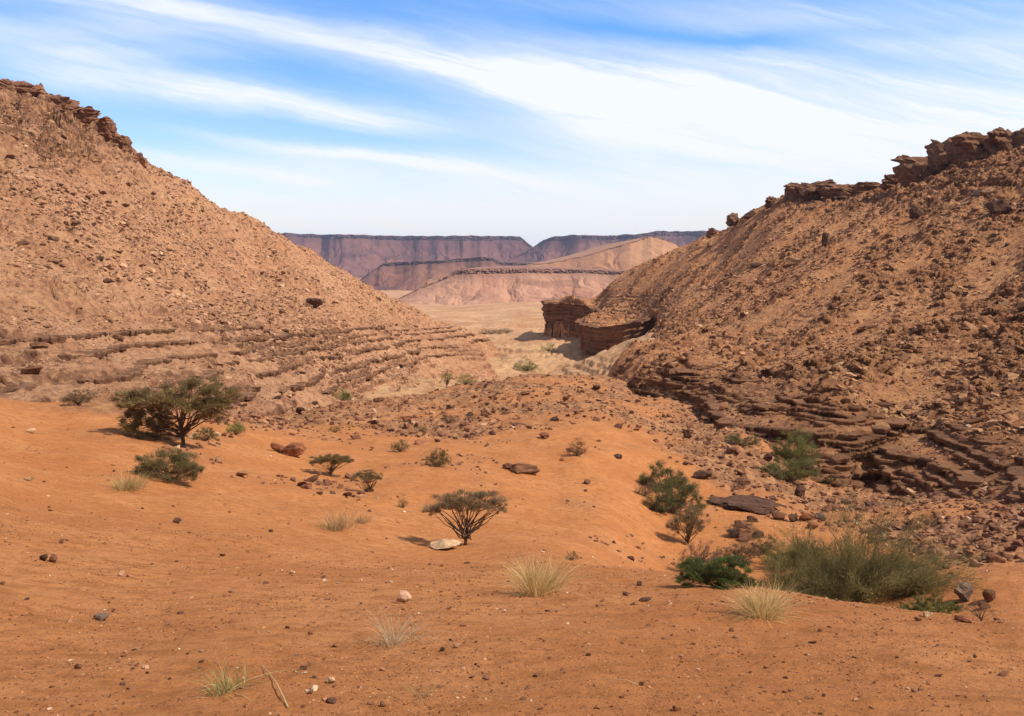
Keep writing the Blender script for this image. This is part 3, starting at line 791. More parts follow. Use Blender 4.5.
cl = rk*.9-bd*1.1+.8*fbm(X, Y, 11, 3, 503)+rng.uniform(-.35, .35, len(X)) > .10; X, Y, z = X[cl], Y[cl], z[cl]
scatter('scree', 'dark red-brown scree covering the right hillside', X, Y, z, szs(len(X), .24, 1.8, 2.3), .55,
        [(.18,.09,.05),(.29,.145,.08),(.44,.24,.125),(.53,.33,.19)], [.27,.37,.30,.06], 'scree')

X, Y = scatter_pts(26000, 560, 1200, 180, 400)
z, rk = R_h(X, Y); ok = z > V_h(X, Y, False)[0]; X, Y, z = X[ok], Y[ok], z[ok]
cl = .8*fbm(X, Y, 14, 3, 505)+rng.uniform(-.35, .35, len(X)) > -.1; X, Y, z = X[cl], Y[cl], z[cl]
scatter('scree', 'finer scree below the crest of the right hillside', X, Y, z, szs(len(X), .4, 1.8, 2.4), .55,
        [(.20,.10,.055),(.31,.155,.085),(.46,.25,.135),(.54,.34,.20)], [.3,.36,.28,.06], 'scree')
X, Y = scatter_pts(24000, -160, 420, 130, 310)
z, rk = L_h(X, Y); ok = z > V_h(X, Y, False)[0]; X, Y, z = X[ok], Y[ok], z[ok]
cl = .8*fbm(X, Y, 14, 3, 506)+rng.uniform(-.35, .35, len(X)) > -.1; X, Y, z = X[cl], Y[cl], z[cl]
scatter('scree', 'finer scree high on the left hillside', X, Y, z, szs(len(X), .4, 1.7, 2.4), .5,
        [(.24,.13,.08),(.36,.195,.12),(.50,.29,.18),(.58,.38,.25)], [.3,.36,.28,.06], 'scree')
X, Y = scatter_pts(42000, -160, 1190, 3.6, 20)
dens = fbm(X, Y, 1.6, 3, 507)+rng.uniform(-.4, .4, len(X)); m = dens > -.05; X, Y = X[m], Y[m]
scatter('gravel', 'fine brown grit lying on the nearest orange sand', X, Y, G_h(X, Y)[0], szs(len(X), .007, .03, 2.2)*(.6+Y/11), .5,
        [(.20,.085,.04),(.30,.125,.055),(.42,.19,.085),(.55,.32,.17)], [.3,.34,.3,.06], 'gravel')

# individual loose stones, the biggest ones of each area
def loose(n, u0, u1, v0, v1, px0, px1, label, group, cols, lib, flat=.5, name='stone', cat='stone'):
    k = 0
    for i in range(n):
        u = random.uniform(u0, u1); v = random.uniform(v0, v1); w = px0*(px1/px0)**(random.random()**1.8)
        rock_at(u, v, w, w*flat*random.uniform(.7, 1.2), label, random.choice(cols), name, cat, lib, group, depth=random.uniform(.7, 1))
loose(44, 0, 1024, 625, 712, 4, 9, 'small brown stone on the nearest orange sand', 'small stones on the nearest sand', [BROWN, DARK, RED, BROWN, PINK], STONE)
loose(34, 0, 560, 470, 622, 3, 7, 'small stone on the orange sand slope of the left half', 'stones on the left sand slope', [BROWN, DARK, RED, PALE], STONE)
loose(36, 560, 760, 390, 500, 4, 9, 'brown rock on the rubble slope above the sand bowl', 'rocks on the slope above the bowl', [BROWN, DARK, RED], BOULD, .6, 'rock', 'rock')
loose(40, 240, 560, 392, 440, 5, 11, 'red-brown rock on the rubble ridge in the middle', 'rocks on the middle rubble ridge', [BROWN, RED, DARK], BOULD, .55, 'rock', 'rock')
loose(44, 0, 440, 150, 380, 4, 10, 'brown slab lying on the scree of the left hillside', 'slabs on the left hillside', [BROWN, LB, TAN, TAN], BOULD, .38, 'rock_slab', 'rock')
loose(60, 690, 1024, 200, 360, 5, 13, 'dark rock lying on the scree of the right hillside', 'rocks on the right hillside', [DARK, BROWN, RB, TAN], BOULD, .6, 'rock', 'rock')
loose(26, 900, 1024, 500, 592, 4, 11, 'brown rock on the stony flat at the right', 'rocks on the right flat', [BROWN, DARK, GREY], BOULD, .55, 'rock', 'rock')

# ------------------------------------------------------------------ plants
def tint_arr(base, n, var=.25, per=3):
    t = np.array(base)[None]*(1+rng.uniform(-var, var, (n, 1)))*(1+rng.uniform(-.08, .08, (n, 3)))
    return np.repeat(np.concatenate([t, np.ones((n, 1))], 1), per, 0)
def slivers(P, Dr, Ln, Wd):
    """thin leaf or twig blades: start P, direction Dr, length, width"""
    n = len(P); side = np.cross(Dr, rng.normal(size=(n, 3))); side /= np.linalg.norm(side, axis=1)[:, None]+1e-9
    A = P-side*Wd[:, None]*.5; B = P+side*Wd[:, None]*.5; C = P+Dr*Ln[:, None]
    return np.stack([A, B, C], 1).reshape(-1, 3), np.arange(n*3).reshape(n, 3)
def tube_np(pts, r0, r1, k=5):
    pts = np.array(pts, float); n = len(pts); out = []
    for i in range(n):
        d = pts[min(n-1, i+1)]-pts[max(0, i-1)]; d /= np.linalg.norm(d)+1e-9
        a = np.cross(d, [.3, .9, .2]); a /= np.linalg.norm(a); b = np.cross(d, a); r = r0+(r1-r0)*i/(n-1)
        for j in range(k): out.append(pts[i]+r*(math.cos(2*PI*j/k)*a+math.sin(2*PI*j/k)*b))
    f = [[i*k+j, i*k+(j+1) % k, (i+1)*k+(j+1) % k, (i+1)*k+j] for i in range(n-1) for j in range(k)]
    return np.array(out), np.array(f)
def join(parts):
    Vs = []; Fs = []; o = 0
    for v, f in parts: Vs.append(v); Fs.append(f+o); o += len(v)
    return np.concatenate(Vs), np.concatenate(Fs)
def limb(a, b, sag, n=6):
    a = np.array(a, float); b = np.array(b, float); t = np.linspace(0, 1, n)[:, None]
    p = a*(1-t)+b*t; p[:, 2] += (np.sin(t[:, 0]*PI))*sag; p[1:-1] += rng.normal(0, .02*np.linalg.norm(b-a), (n-2, 3)); return p
def thorn_tree(P, W, Hh, label, pads, col, n=14000, trunk=.28, lean=0., name='thorn_tree', cat='tree', group=None, thin=1.0, twigcol=(.20,.14,.10), dens=1.0, depth=.8):
    """pads: (x, z, rx, rz) fractions of width/height for each clump of the crown"""
    root = empty(name, P); tag(root, label, cat, group)
    fork = np.array([lean*Hh*.4, 0, Hh*trunk]); parts = []
    parts.append(tube_np(limb((0, 0, -.15*Hh), fork, 0, 5), .034*Hh, .024*Hh, 7))
    PV = []; PF = []; T = []; tot = sum(p[2]*p[3] for p in pads); off = 0
    tw_P = []; tw_D = []
    for (px, pz, rx, rz) in pads:
        m = max(200, int(1.5*n*rx*rz/tot)); c = np.array([px*W, rng.uniform(-.18, .18)*W*depth, pz*Hh]); R = np.array([rx*W, rx*W*depth, rz*Hh])
        for q in range(5):
            e = c+R*np.array([rng.uniform(-.7, .7), rng.uniform(-.7, .7), rng.uniform(-.3, .4)])
            fk = fork*rng.choice([.35, .6, 1.0])+np.array([rng.normal(0, .03*W), rng.normal(0, .03*W), 0])*(1 if trunk < .35 else .3)
            parts.append(tube_np(limb((fk*.0+fork*.1) if trunk < .3 and q < 2 else fk, e, -.04*Hh if rng.random() < .5 else .05*Hh), .014*Hh, .003*Hh, 4))
        # sub clumps
        nc = 20; d = rng.normal(size=(nc, 3)); d /= np.linalg.norm(d, axis=1)[:, None]; cc = c+R*d*rng.uniform(.25, 1.0, (nc, 1))**.7
        cs = rng.uniform(.12, .33, nc); ct = rng.uniform(.7, 1.3, nc)
        k = rng.integers(0, nc, m); off3 = rng.normal(size=(m, 3))*.5
        pp = cc[k]+off3*R*cs[k][:, None]
        dr = (pp-np.array([fork[0], 0, fork[2]-.2*Hh])); dr /= np.linalg.norm(dr, axis=1)[:, None]+1e-9
        dr = dr+rng.normal(size=(m, 3))*.55; dr /= np.linalg.norm(dr, axis=1)[:, None]
        ln = W*rng.uniform(.02, .055, m); wd = W*rng.uniform(.0035, .008, m)*thin
        v, f = slivers(pp, dr, ln, wd); PV.append(v); PF.append(f+off); off += len(v)
        t = np.array(col)[None]*ct[k][:, None]*(1+rng.uniform(-.2, .2, (m, 1)))
        br = rng.random(m) < .35; t[br] = np.array(twigcol)*rng.uniform(.8, 1.4)
        T.append(np.repeat(np.concatenate([t, np.ones((m, 1))], 1), 3, 0))
        for q in range(12):
            e = cc[rng.integers(0, nc)]; parts.append(tube_np(limb(c, e, 0, 4), .004*Hh, .0015*Hh, 3))
    tri = []
    V4, F4 = join([p for p in parts])
    link('trunk', mk_mesh('trunk', V4, F4), M['bark'], root)
    link('crown', mk_mesh('crown', np.concatenate(PV), np.concatenate(PF), {'tint': ('FLOAT_COLOR', np.concatenate(T))}, smooth=False), M['leaf'], root)
    return root
def px_tree(u, v, w, h, *a, **k):
    P = hit(u, v); s = P[1]/F; return thorn_tree(P, w*s, h*s*1.03, *a, **k)
UMB = [(-.25,.72,.26,.16),(.22,.78,.28,.17),(0,.85,.25,.13),(.38,.66,.14,.12),(-.4,.6,.12,.11),(0,.66,.3,.14)]
BUSH = [(-.22,.45,.26,.38),(.22,.5,.26,.4),(0,.55,.3,.42),(-.38,.3,.14,.26),(.38,.3,.14,.26),(0,.25,.4,.22)]
OLIVE = (.30,.235,.09); GREEN = (.09,.14,.03); DRY = (.27,.17,.11); BRIGHT = (.24,.36,.055); GREYO = (.32,.24,.13)
px_tree(183,447,116,64,'large spreading thorn tree with dark forked trunk at the left edge of the sand',
        [(-.36,.78,.17,.14),(-.12,.80,.2,.17),(.12,.88,.2,.15),(.34,.80,.17,.17),(-.38,.45,.13,.28),(-.2,.5,.12,.25),(.3,.58,.2,.16),(.0,.68,.25,.13),(-.25,.2,.14,.2)], OLIVE, 17000, trunk=.42)
px_tree(170,481,74,34,'dense low olive shrub spreading just below the large thorn tree', BUSH, (.25,.23,.09), 11000, trunk=.1, name='shrub', cat='shrub')
px_tree(236,435,22,15,'small bright green bush right of the large thorn tree', BUSH, BRIGHT, 5000, trunk=.1, name='bush', cat='bush')
px_tree(206,442,26,15,'dull green bush under the right side of the large thorn tree', BUSH, (.15,.18,.055), 5000, trunk=.1, name='bush', cat='bush')
px_tree(78,408,30,18,'grey-green shrub at the foot of the left hillside', BUSH, GREYO, 6000, trunk=.1, name='shrub', cat='shrub')
px_tree(331,477,44,22,'low flat-topped thorn tree upper left of its smaller twin', UMB, OLIVE, 10000, trunk=.3)
px_tree(367,493,32,22,'small slanting thorn tree right of the low flat-topped one', UMB, OLIVE, 8000, trunk=.2, lean=.5)
px_tree(438,467,28,20,'dark rounded shrub alone on the sand left of middle', BUSH, OLIVE, 8000, trunk=.15, name='shrub', cat='shrub')
px_tree(466,546,84,58,'umbrella-shaped thorn tree with bare grey twigs in the middle of the sand', UMB, GREYO, 9000, trunk=.32, thin=.8)
px_tree(577,457,22,19,'grey leafless shrub on the upper sand bowl', BUSH, (.12,.085,.05), 5000, trunk=.15, name='shrub', cat='shrub', thin=.8)
px_tree(400,452,20,14,'pale green bush on the sand below the rubble ridge', BUSH, (.12,.16,.045), 4500, trunk=.1, name='bush', cat='bush')
px_tree(423,435,9,9,'tiny green bush above the pale green bush', BUSH, BRIGHT, 2500, trunk=.1, name='bush', cat='bush')
px_tree(335,434,14,8,'tiny green bush at the lower edge of the rubble ridge', BUSH, (.15,.18,.055), 2500, trunk=.1, name='bush', cat='bush')
px_tree(449,424,17,11,'dark grey shrub, left one of a pair on the rubble ridge', BUSH, DRY, 3500, trunk=.1, name='shrub', cat='shrub')
px_tree(470,421,12,8,'dark grey shrub, right one of a pair on the rubble ridge', BUSH, DRY, 3500, trunk=.1, name='shrub', cat='shrub')
px_tree(342,402,24,14,'bright green bush in the valley behind the rubble ridge', BUSH, BRIGHT, 3500, trunk=.1, name='bush', cat='bush')
px_tree(447,388,13,15,'small green tree with dark stem in the valley, left of a green bush', UMB, BRIGHT, 3000, trunk=.4, name='small_tree', cat='tree')
px_tree(466,386,17,12,'green bush in the valley beside a small green tree', BUSH, BRIGHT, 3000, trunk=.1, name='bush', cat='bush')
px_tree(526,371,26,12,'wide green bush in the valley left of the cliff foot', BUSH, (.22,.31,.06), 3500, trunk=.1, name='bush', cat='bush')
for i, u in enumerate((484, 491, 499, 507)):
    px_tree(u, 335-.4*i, 12, 6, 'green bush in the distant row along the pale valley bed', BUSH, (.11,.15,.045), 1500, trunk=.1, name='bush', cat='bush', group='green bushes in the distant row')
px_tree(403,508,11,13,'green tuft beside a grey stone on the middle sand', BUSH, (.12,.14,.04), 3000, trunk=.05, name='bush', cat='bush')
px_tree(572,561,15,11,'small green tuft at the edge of the near sand crest', BUSH, (.11,.14,.03), 3000, trunk=.05, name='bush', cat='bush')
px_tree(752,354,10,6,'tiny green bush on the sandy slope of the right hill', BUSH, (.11,.13,.045), 1500, trunk=.05, name='bush', cat='bush')
# the wash
px_tree(662,492,50,30,'dark green thorn bush at the top of the sand bowl', BUSH, (.13,.16,.05), 9000, trunk=.15, name='bush', cat='bush')
px_tree(674,514,64,36,'wide dark green thorn bush in the middle of the wash cluster', BUSH, (.14,.165,.05), 10000, trunk=.15, name='bush', cat='bush')
px_tree(645,497,22,16,'grey twiggy shrub at the left side of the wash cluster', BUSH, DRY, 4500, trunk=.15, name='shrub', cat='shrub')
px_tree(683,490,22,9,'small sparse green bush right of the wash cluster', BUSH, (.085,.10,.03), 3500, trunk=.15, name='bush', cat='bush')
px_tree(688,544,48,40,'grey-olive round thorn tree on the bare wash sand', [(-.15,.6,.3,.34),(.18,.65,.28,.3),(0,.8,.25,.2),(-.3,.4,.18,.25),(.1,.4,.3,.2)], GREYO, 9000, trunk=.25)
px_tree(700,572,44,36,'bare purplish shrub behind the vivid green bush', BUSH, (.22,.13,.10), 6000, trunk=.3, name='shrub', cat='shrub', thin=.6)
px_tree(738,562,50,26,'bare brown shrub right of the purplish one in the wash', BUSH, (.21,.14,.08), 6000, trunk=.2, name='shrub', cat='shrub', thin=.7)
px_tree(716,588,82,33,'vivid green spreading thorn bush at the lip of the near sand', BUSH, (.09,.17,.03), 20000, trunk=.15, name='bush', cat='bush')
px_tree(764,554,32,24,'round dark olive bush left of the big brush thicket', BUSH, (.13,.135,.05), 6000, trunk=.15, name='bush', cat='bush')
px_tree(794,466,48,40,'tallest bright green bush below the banded ledges', BUSH, (.22,.27,.06), 9000, trunk=.15, name='bush', cat='bush')
px_tree(788,484,70,26,'low olive-green bush in front of the tallest ledge bush', BUSH, (.21,.22,.065), 9000, trunk=.1, name='bush', cat='bush')
px_tree(742,447,36,15,'low green bush tucked under the banded ledges at left', BUSH, (.15,.165,.055), 5000, trunk=.1, name='bush', cat='bush')
px_tree(833,487,22,12,'small olive bush at the foot of the deep ledge shade', BUSH, (.09,.09,.035), 4000, trunk=.1, name='bush', cat='bush')
px_tree(981,622,44,28,'sparse leafless twigs on the sand crest right of the round boulder', [(-.3,.4,.18,.2),(.2,.4,.3,.15),(0,.6,.2,.2)], DRY, 700, trunk=.1, name='dry_shrub', cat='shrub', thin=.7)

px_tree(742,538,38,18,'low dark grey shrub among the blocks across the wash', BUSH, DRY, 4500, trunk=.1, name='shrub', cat='shrub')
px_tree(548,352,16,8,'small green bush on the pale valley floor close to the cliff foot', BUSH, BRIGHT, 2000, trunk=.1, name='bush', cat='bush')

# big brush thicket: long swept stems
def brush(u, v, w, h, label, n, col, sweep=(.5, 0, .9), name='brush_thicket', cat='thicket', sub=9, spread=.45):
    P = hit(u, v); s = P[1]/F; W = w*s; Hh = h*s; root = empty(name, P); tag(root, label, cat)
    sw = np.array(sweep); parts = []; PV = []; PF = []; T = []; off = 0
    for i in range(n):
        bx = rng.uniform(-.5, .5)*W*.85; cl_ = float(pn(np.array([bx*2.2/W*3+3.3]), np.array([.7]), 61)[0]); cz_ = float(pn(np.array([bx*5/W+9.3]), np.array([rng.integers(0, 3)*1.3+.3]), 62)[0]); by = rng.uniform(-.35, .5)*W*.7; ed = 1-(2*abs(bx)/W)**2*.7
        L = Hh*rng.uniform(.5, 1.2)*ed*np.clip(.85+.7*cl_+.6*cz_, .35, 1.5); d = sw*np.array([1+1.6*cz_, 1, 1])+rng.normal(0, spread, 3)*[1, 1, .4]; d[2] = abs(d[2])+.15; d /= np.linalg.norm(d)
        t = np.linspace(0, 1, 6)[:, None]; b0 = np.array([bx, by, 0]); b0[2] = H([P[0]+bx], [P[1]+by], False)[0]-P[2]-.05 if i % 1 == 0 else 0
        p = b0+d*L*t; p[:, 2] -= (t[:, 0]**2)*L*.28
        if i % 4 == 0: parts.append(tube_np(p, .02, .004, 3))
        m = sub*14; tt = rng.uniform(.12, 1, m); q = b0+d*L*tt[:, None]; q[:, 2] -= tt**2*L*.28; q += rng.normal(0, .07*Hh*.4, (m, 3))
        dd = d+rng.normal(0, .35, (m, 3)); dd[:, 2] -= tt*.3; dd /= np.linalg.norm(dd, axis=1)[:, None]
        vv, f = slivers(q, dd, rng.uniform(.12, .38, m)*Hh/3, rng.uniform(.010, .022, m)); PV.append(vv); PF.append(f+off); off += len(vv)
        c = np.array(col)*rng.uniform(.65, 1.45); T.append(tint_arr(c, m))
    V4, F4 = join(parts); link('stems', mk_mesh('stems', V4, F4), M['bark'], root)
    link('foliage', mk_mesh('foliage', np.concatenate(PV), np.concatenate(PF), {'tint': ('FLOAT_COLOR', np.concatenate(T))}, smooth=False), M['leaf'], root)
brush(844,600,150,108,'large wind-swept olive brush thicket behind the right sand crest', 420, (.22,.185,.075), sweep=(.45,0,.8))
brush(800,566,66,52,'green-grey brush at the upper left of the big thicket', 170, (.23,.20,.075), sweep=(-.1,0,.8))
brush(925,613,84,26,'low dark green brush trailing right from the big thicket', 200, (.19,.18,.06), sweep=(.3,0,.5), spread=.6)

# straw tussocks
def tussock(u, v, w, h, label, n, col=(.76,.54,.26), spread=.55, stiff=.35, wd=.0035, green=.1, name='grass_tussock', lean=(0,0)):
    P = hit(u, v); s = P[1]/F; W = w*s*1.3; Hh = h*s*1.15; n = int(n*1.35)
    nseg = 5; Vs = []; Fs = []; T = []; off = 0
    for i in range(n):
        az = rng.uniform(0, 2*PI); r = rng.random()**.6; kc = i % 6; b = np.array([math.cos(az), math.sin(az), 0])*r*.13*W+np.array([math.cos(kc*2.1), math.sin(kc*2.7), 0])*.15*W*(kc > 0)
        out = np.array([math.cos(az+rng.normal(0, .5)), math.sin(az+rng.normal(0, .5)), 0]); k = spread*r*rng.uniform(.3, 1.7)
        L = Hh*rng.uniform(.5, 1.2); up = np.array([lean[0], lean[1], 1.0])
        t = np.linspace(0, 1, nseg+1)[:, None]
        up = up+np.array([math.cos(kc*2.1)*.3, 0, 0])+rng.normal(0, .12, 3)*[1, 1, 0]; p = b+up*L*t*(1-.3*k)+out*(L*k*1.1)*(t**1.6)-np.array([0, 0, 1])*L*stiff*k*(t**2.6)
        sd = np.cross(out, [0, 0, 1])*math.cos(i)+out*math.sin(i); wq = wd*(1-t*.85)*rng.uniform(.6, 1.4)*max(1, P[1]/14)
        a = p-sd*wq; c = p+sd*wq; vv = np.stack([a, c], 1).reshape(-1, 3)
        f = np.array([[2*j, 2*j+1, 2*j+3, 2*j+2] for j in range(nseg)])+off; off += len(vv); Vs.append(vv); Fs.append(f)
        cc = np.array(col)*rng.uniform(.7, 1.2) if rng.random() > green else np.array((.20,.22,.07))*rng.uniform(.8, 1.2)
        T.append(np.repeat(np.append(cc, 1)[None], len(vv), 0))
    me = mk_mesh(name, np.concatenate(Vs), np.concatenate(Fs), {'tint': ('FLOAT_COLOR', np.concatenate(T))}, smooth=False)
    o = link(name, me, M['straw'], None, P); return tag(o, label, 'grass tussock')
tussock(540,594,64,36,'full straw-coloured grass tussock in the middle of the near sand', 900, spread=.9)
tussock(764,617,66,30,'full straw-coloured grass tussock on the right sand crest', 900, spread=1.0)
tussock(398,644,62,48,'wispy branching straw tuft left of centre on the near sand', 120, (.60,.48,.32), spread=1.1, stiff=.6, wd=.0022)
tussock(228,694,60,34,'sparse yellow grass clump near the lower left corner', 110, (.55,.46,.20), spread=1.2, stiff=.5, wd=.003, green=.3)
tussock(338,530,48,22,'pale faded grass tuft on the middle sand slope', 300, (.56,.38,.2), spread=1.0)
tussock(362,524,22,10,'small faded grass tuft right of the pale one', 120, (.5,.34,.18), spread=1.0)
tussock(129,491,38,20,'pale grass tuft left below the low olive shrub', 350, (.56,.42,.2), spread=.9)
tussock(428,512,14,9,'tiny faded grass tuft above the umbrella-shaped tree', 100, (.5,.36,.2))
tussock(510,697,60,20,'faint scattered straw sprigs at the bottom centre', 22, (.5,.36,.2), spread=1.6, stiff=.3, wd=.0018)
tussock(424,700,40,22,'faint greenish sprigs at the bottom left of centre', 26, (.45,.38,.2), spread=1.4, stiff=.3, wd=.0018, green=.4)
def stalk(pix, label, r=.004):
    pts = []
    for (u, v) in pix: p = hit(u, v); pts.append(p)
    base = pts[0].copy(); pts = [p-base for p in pts]
    for i, p in enumerate(pts): p[2] += .012+.02*math.sin(PI*i/(len(pts)-1))
    V4, F4 = tube_np(pts, r, r*.5, 5)
    me = mk_mesh('straw_stalk', V4, F4, {'tint': ('FLOAT_COLOR', np.repeat([[.72,.58,.33,1]], len(V4), 0))})
    o = link('straw_stalk', me, M['straw'], None, base); return tag(o, label, 'straw')
stalk([(288,711),(283,700),(277,689),(269,677),(262,668)], 'long pale curved straw stalk lying at the bottom left', .0055)
stalk([(638,687),(628,685),(614,683),(602,681)], 'thin pale straw lying on the near sand by a brown stone', .003)

# ------------------------------------------------------------------ air
def haze():
    bm = bmesh.new(); bmesh.ops.create_cube(bm, size=1)
    me = bpy.data.meshes.new('haze'); bm.to_mesh(me); bm.free()
    o = link('haze', me); lo = (-7500, -60, -110); hi = (7500, 7700, 190)
    o.scale = [hi[i]-lo[i] for i in range(3)]; o.location = [(hi[i]+lo[i])/2 for i in range(3)]
    m = bpy.data.materials.new('thin_air'); m.use_nodes = True; nt = m.node_tree; nt.nodes.clear()
    out = nt.nodes.new('ShaderNodeOutputMaterial'); pv = nt.nodes.new('ShaderNodeVolumePrincipled')
    pv.inputs['Color'].default_value = (.58,.68,1.0,1); pv.inputs['Density'].default_value = .00006; pv.inputs['Anisotropy'].default_value = .1
    nt.links.new(pv.outputs[0], out.inputs['Volume']); me.materials.append(m); o['kind'] = 'stuff'
    tag(o, 'thin bluish desert haze filling the distant valley', 'haze')
haze()

# ------------------------------------------------------------------ light and sky
EL = math.radians(50); BACKA = math.radians(14)
S = Vector((math.cos(EL)*math.cos(BACKA), -math.cos(EL)*math.sin(BACKA), math.sin(EL)))
sl = bpy.data.lights.new('sun', 'SUN'); so = bpy.data.objects.new('sun', sl); COL.objects.link(so)
sl.energy = 4.6; sl.angle = math.radians(.6); sl.color = (1, .885, .72); so.rotation_euler = S.to_track_quat('Z', 'Y').to_euler(); so.location = (50, -20, 80)

wd = bpy.data.worlds.new('World'); scene.world = wd; wd.use_nodes = True; nt = wd.node_tree; nt.nodes.clear()
def N(t, **k):
    n = nt.nodes.new(t)
    for a, b in k.items(): setattr(n, a, b)
    return n
def MA(op, *xs):
    n = N('ShaderNodeMath', operation=op)
    for i, x in enumerate(xs):
        if isinstance(x, (int, float)): n.inputs[i].default_value = x
        else: nt.links.new(x, n.inputs[i])
    return n.outputs[0]
out = N('ShaderNodeOutputWorld'); bg = N('ShaderNodeBackground'); nt.links.new(bg.outputs[0], out.inputs[0])
sky = N('ShaderNodeTexSky', sky_type='NISHITA'); sky.sun_disc = False; sky.sun_elevation = EL; sky.sun_rotation = math.atan2(S.x, S.y)
sky.air_density = 1.3; sky.dust_density = .6; sky.ozone_density = 2.5; sky.altitude = 300
tc = N('ShaderNodeTexCoord'); sep = N('ShaderNodeSeparateXYZ'); nt.links.new(tc.outputs['Generated'], sep.inputs[0])
yy = MA('MAXIMUM', sep.outputs[1], .08)
U = MA('DIVIDE', sep.outputs[0], yy); W = MA('DIVIDE', sep.outputs[2], yy)        # direction, as slopes right and up
def VEC(x, y, z=0.0):
    c = N('ShaderNodeCombineXYZ')
    for i, q in enumerate((x, y, z)):
        if isinstance(q, (int, float)): c.inputs[i].default_value = q
        else: nt.links.new(q, c.inputs[i])
    return c.outputs[0]
def NZ(vec, sc, det=6, ro=.6, dist=0):
    n = N('ShaderNodeTexNoise'); n.inputs['Scale'].default_value = sc; n.inputs['Detail'].default_value = det; n.inputs['Roughness'].default_value = ro; n.inputs['Distortion'].default_value = dist
    nt.links.new(vec, n.inputs['Vector']); return n.outputs['Fac']
def RM(x, a, b, c=0., d=1.):
    n = N('ShaderNodeMapRange'); n.interpolation_type = 'SMOOTHSTEP'
    for i, q in enumerate((a, b, c, d)): n.inputs[1+i].default_value = q
    nt.links.new(x, n.inputs[0]); return n.outputs[0]
# cirrus bands: streak coordinate along (rotated down to the right)
ang = math.radians(-12)
al = MA('ADD', MA('MULTIPLY', U, math.cos(ang)), MA('MULTIPLY', W, math.sin(ang)))
ac = MA('SUBTRACT', MA('MULTIPLY', W, math.cos(ang)), MA('MULTIPLY', U, math.sin(ang)))
wob = MA('MULTIPLY', MA('SUBTRACT', NZ(VEC(al, MA('MULTIPLY', ac, 3.0)), 3.0, 5, .6), .5), .05)
acw = MA('ADD', ac, wob)
fil = NZ(VEC(MA('MULTIPLY', al, 1.2), MA('MULTIPLY', acw, 16.0)), 3.0, 7, .62, .6)
fil2 = NZ(VEC(MA('MULTIPLY', al, 2.4), MA('MULTIPLY', acw, 30.0), 4.0), 4.0, 6, .65, .3)
def sky_uv(u, v):
    s, t = st(u, v); return float(s), float(t)
def band(p0, p1, wpx, amp, endsoft=.12, bow=0.0):
    (a0, b0), (a1, b1) = sky_uv(*p0), sky_uv(*p1)
    dx, dy = a1-a0, b1-b0; L = math.hypot(dx, dy); dx /= L; dy /= L
    x = MA('SUBTRACT', U, a0); y = MA('SUBTRACT', MA('ADD', W, wob), b0)
    t = MA('ADD', MA('MULTIPLY', x, dx), MA('MULTIPLY', y, dy))
    d = MA('SUBTRACT', MA('MULTIPLY', y, dx), MA('MULTIPLY', x, dy))
    if bow:
        tn = MA('DIVIDE', t, L); d = MA('SUBTRACT', d, MA('MULTIPLY', MA('MULTIPLY', tn, MA('SUBTRACT', 1.0, tn)), bow))
    w = wpx/F
    g = MA('EXPONENT', MA('MULTIPLY', MA('POWER', MA('ABSOLUTE', MA('DIVIDE', d, w)), 2.0), -1.0))
    e = MA('MULTIPLY', RM(t, -endsoft, endsoft), RM(t, L+endsoft, L-endsoft))
    return MA('MULTIPLY', MA('MULTIPLY', g, e), amp)
BANDS = [((-200,22),(200,40),15,.55,.15,.0),((20,66),(430,132),15,.95,.10,.02),((60,-8),(640,112),17,.75,.12,.03),((420,56),(900,150),34,.66,.2,.0),((560,22),(1100,84),9,-.30,.15,0),((640,52),(1020,20),10,-.22,.2,0),((700,222),(740,220),7,-.7,.05,0),((220,112),(470,150),9,-.35,.1,0),
         ((140,154),(330,178),7,.8,.05,0),((0,50),(240,60),8,.4,.1,0),((200,132),(480,172),6,.5,.1,0),((250,150),(560,180),13,.5,.12,0),((480,0),(1100,30),20,.25,.2,0),((560,66),(1150,66),36,.5,.25,0),((520,140),(1200,130),50,.75,.2,0),
         ((-150,-34),(260,-24),30,.4,.2,0)]
tot = None
for b in BANDS:
    g = band(*b); tot = g if tot is None else MA('ADD', tot, g)
tot = MA('MULTIPLY', tot, MA('ADD', .55, MA('MULTIPLY', RM(fil, .25, .75), .6)))
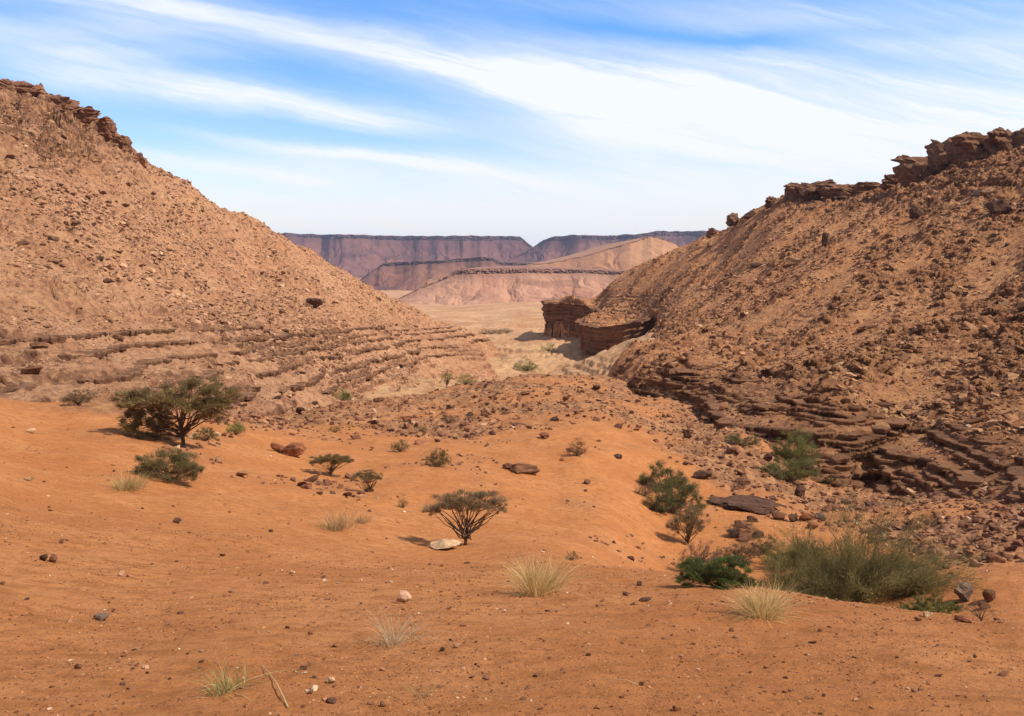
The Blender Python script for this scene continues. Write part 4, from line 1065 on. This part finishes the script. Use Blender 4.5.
tot = MA('ADD', tot, MA('MULTIPLY', RM(fil2, .5, .8), .08))
veil = MA('ADD', MA('MULTIPLY', RM(W, .14, .02), 1.15), MA('MULTIPLY', RM(U, .05, .6), .22))
# everything turns to whitish veil near the ground haze
tot = MA('ADD', tot, MA('MULTIPLY', veil, MA('ADD', .6, MA('MULTIPLY', RM(fil, .3, .7), .5))))
high = MA('MAXIMUM', RM(sep.outputs[2], .33, .6), RM(sep.outputs[1], .25, -.1))  # grey veil added over the unseen sky to neutralise and lift the fill light
fac = N('ShaderNodeClamp'); nt.links.new(tot, fac.inputs[0]); fac.inputs[2].default_value = .97
mx = N('ShaderNodeMix', data_type='RGBA'); nt.links.new(fac.outputs[0], mx.inputs[0])
hs = N('ShaderNodeHueSaturation'); hs.inputs['Saturation'].default_value = 1.5; hs.inputs['Value'].default_value = 1.6; nt.links.new(sky.outputs[0], hs.inputs['Color'])
tn = N('ShaderNodeMix', data_type='RGBA', blend_type='MULTIPLY'); tn.inputs[0].default_value = 1; nt.links.new(hs.outputs[0], tn.inputs[6]); tn.inputs[7].default_value = (1.08, .94, 1.14, 1)
nt.links.new(tn.outputs[2], mx.inputs[6]); mx.inputs[7].default_value = (8.8, 9.1, 9.5, 1)
mh = N('ShaderNodeMix', data_type='RGBA'); nt.links.new(MA('MULTIPLY', high, .8), mh.inputs[0]); nt.links.new(mx.outputs[2], mh.inputs[6]); mh.inputs[7].default_value = (3.7, 3.5, 3.3, 1)
nt.links.new(mh.outputs[2], bg.inputs[0]); bg.inputs[1].default_value = .10

# ------------------------------------------------------------------ render settings
scene.render.engine = 'CYCLES'
scene.render.resolution_x = 1024; scene.render.resolution_y = 716
scene.view_settings.view_transform = 'Standard'; scene.view_settings.look = 'None'; scene.view_settings.gamma = 1; scene.view_settings.exposure = .17
scene.view_settings.use_curve_mapping = False
try:
    scene.cycles.volume_bounces = 0; scene.cycles.max_bounces = 4; scene.cycles.diffuse_bounces = 2; scene.cycles.transparent_max_bounces = 8
except Exception: pass
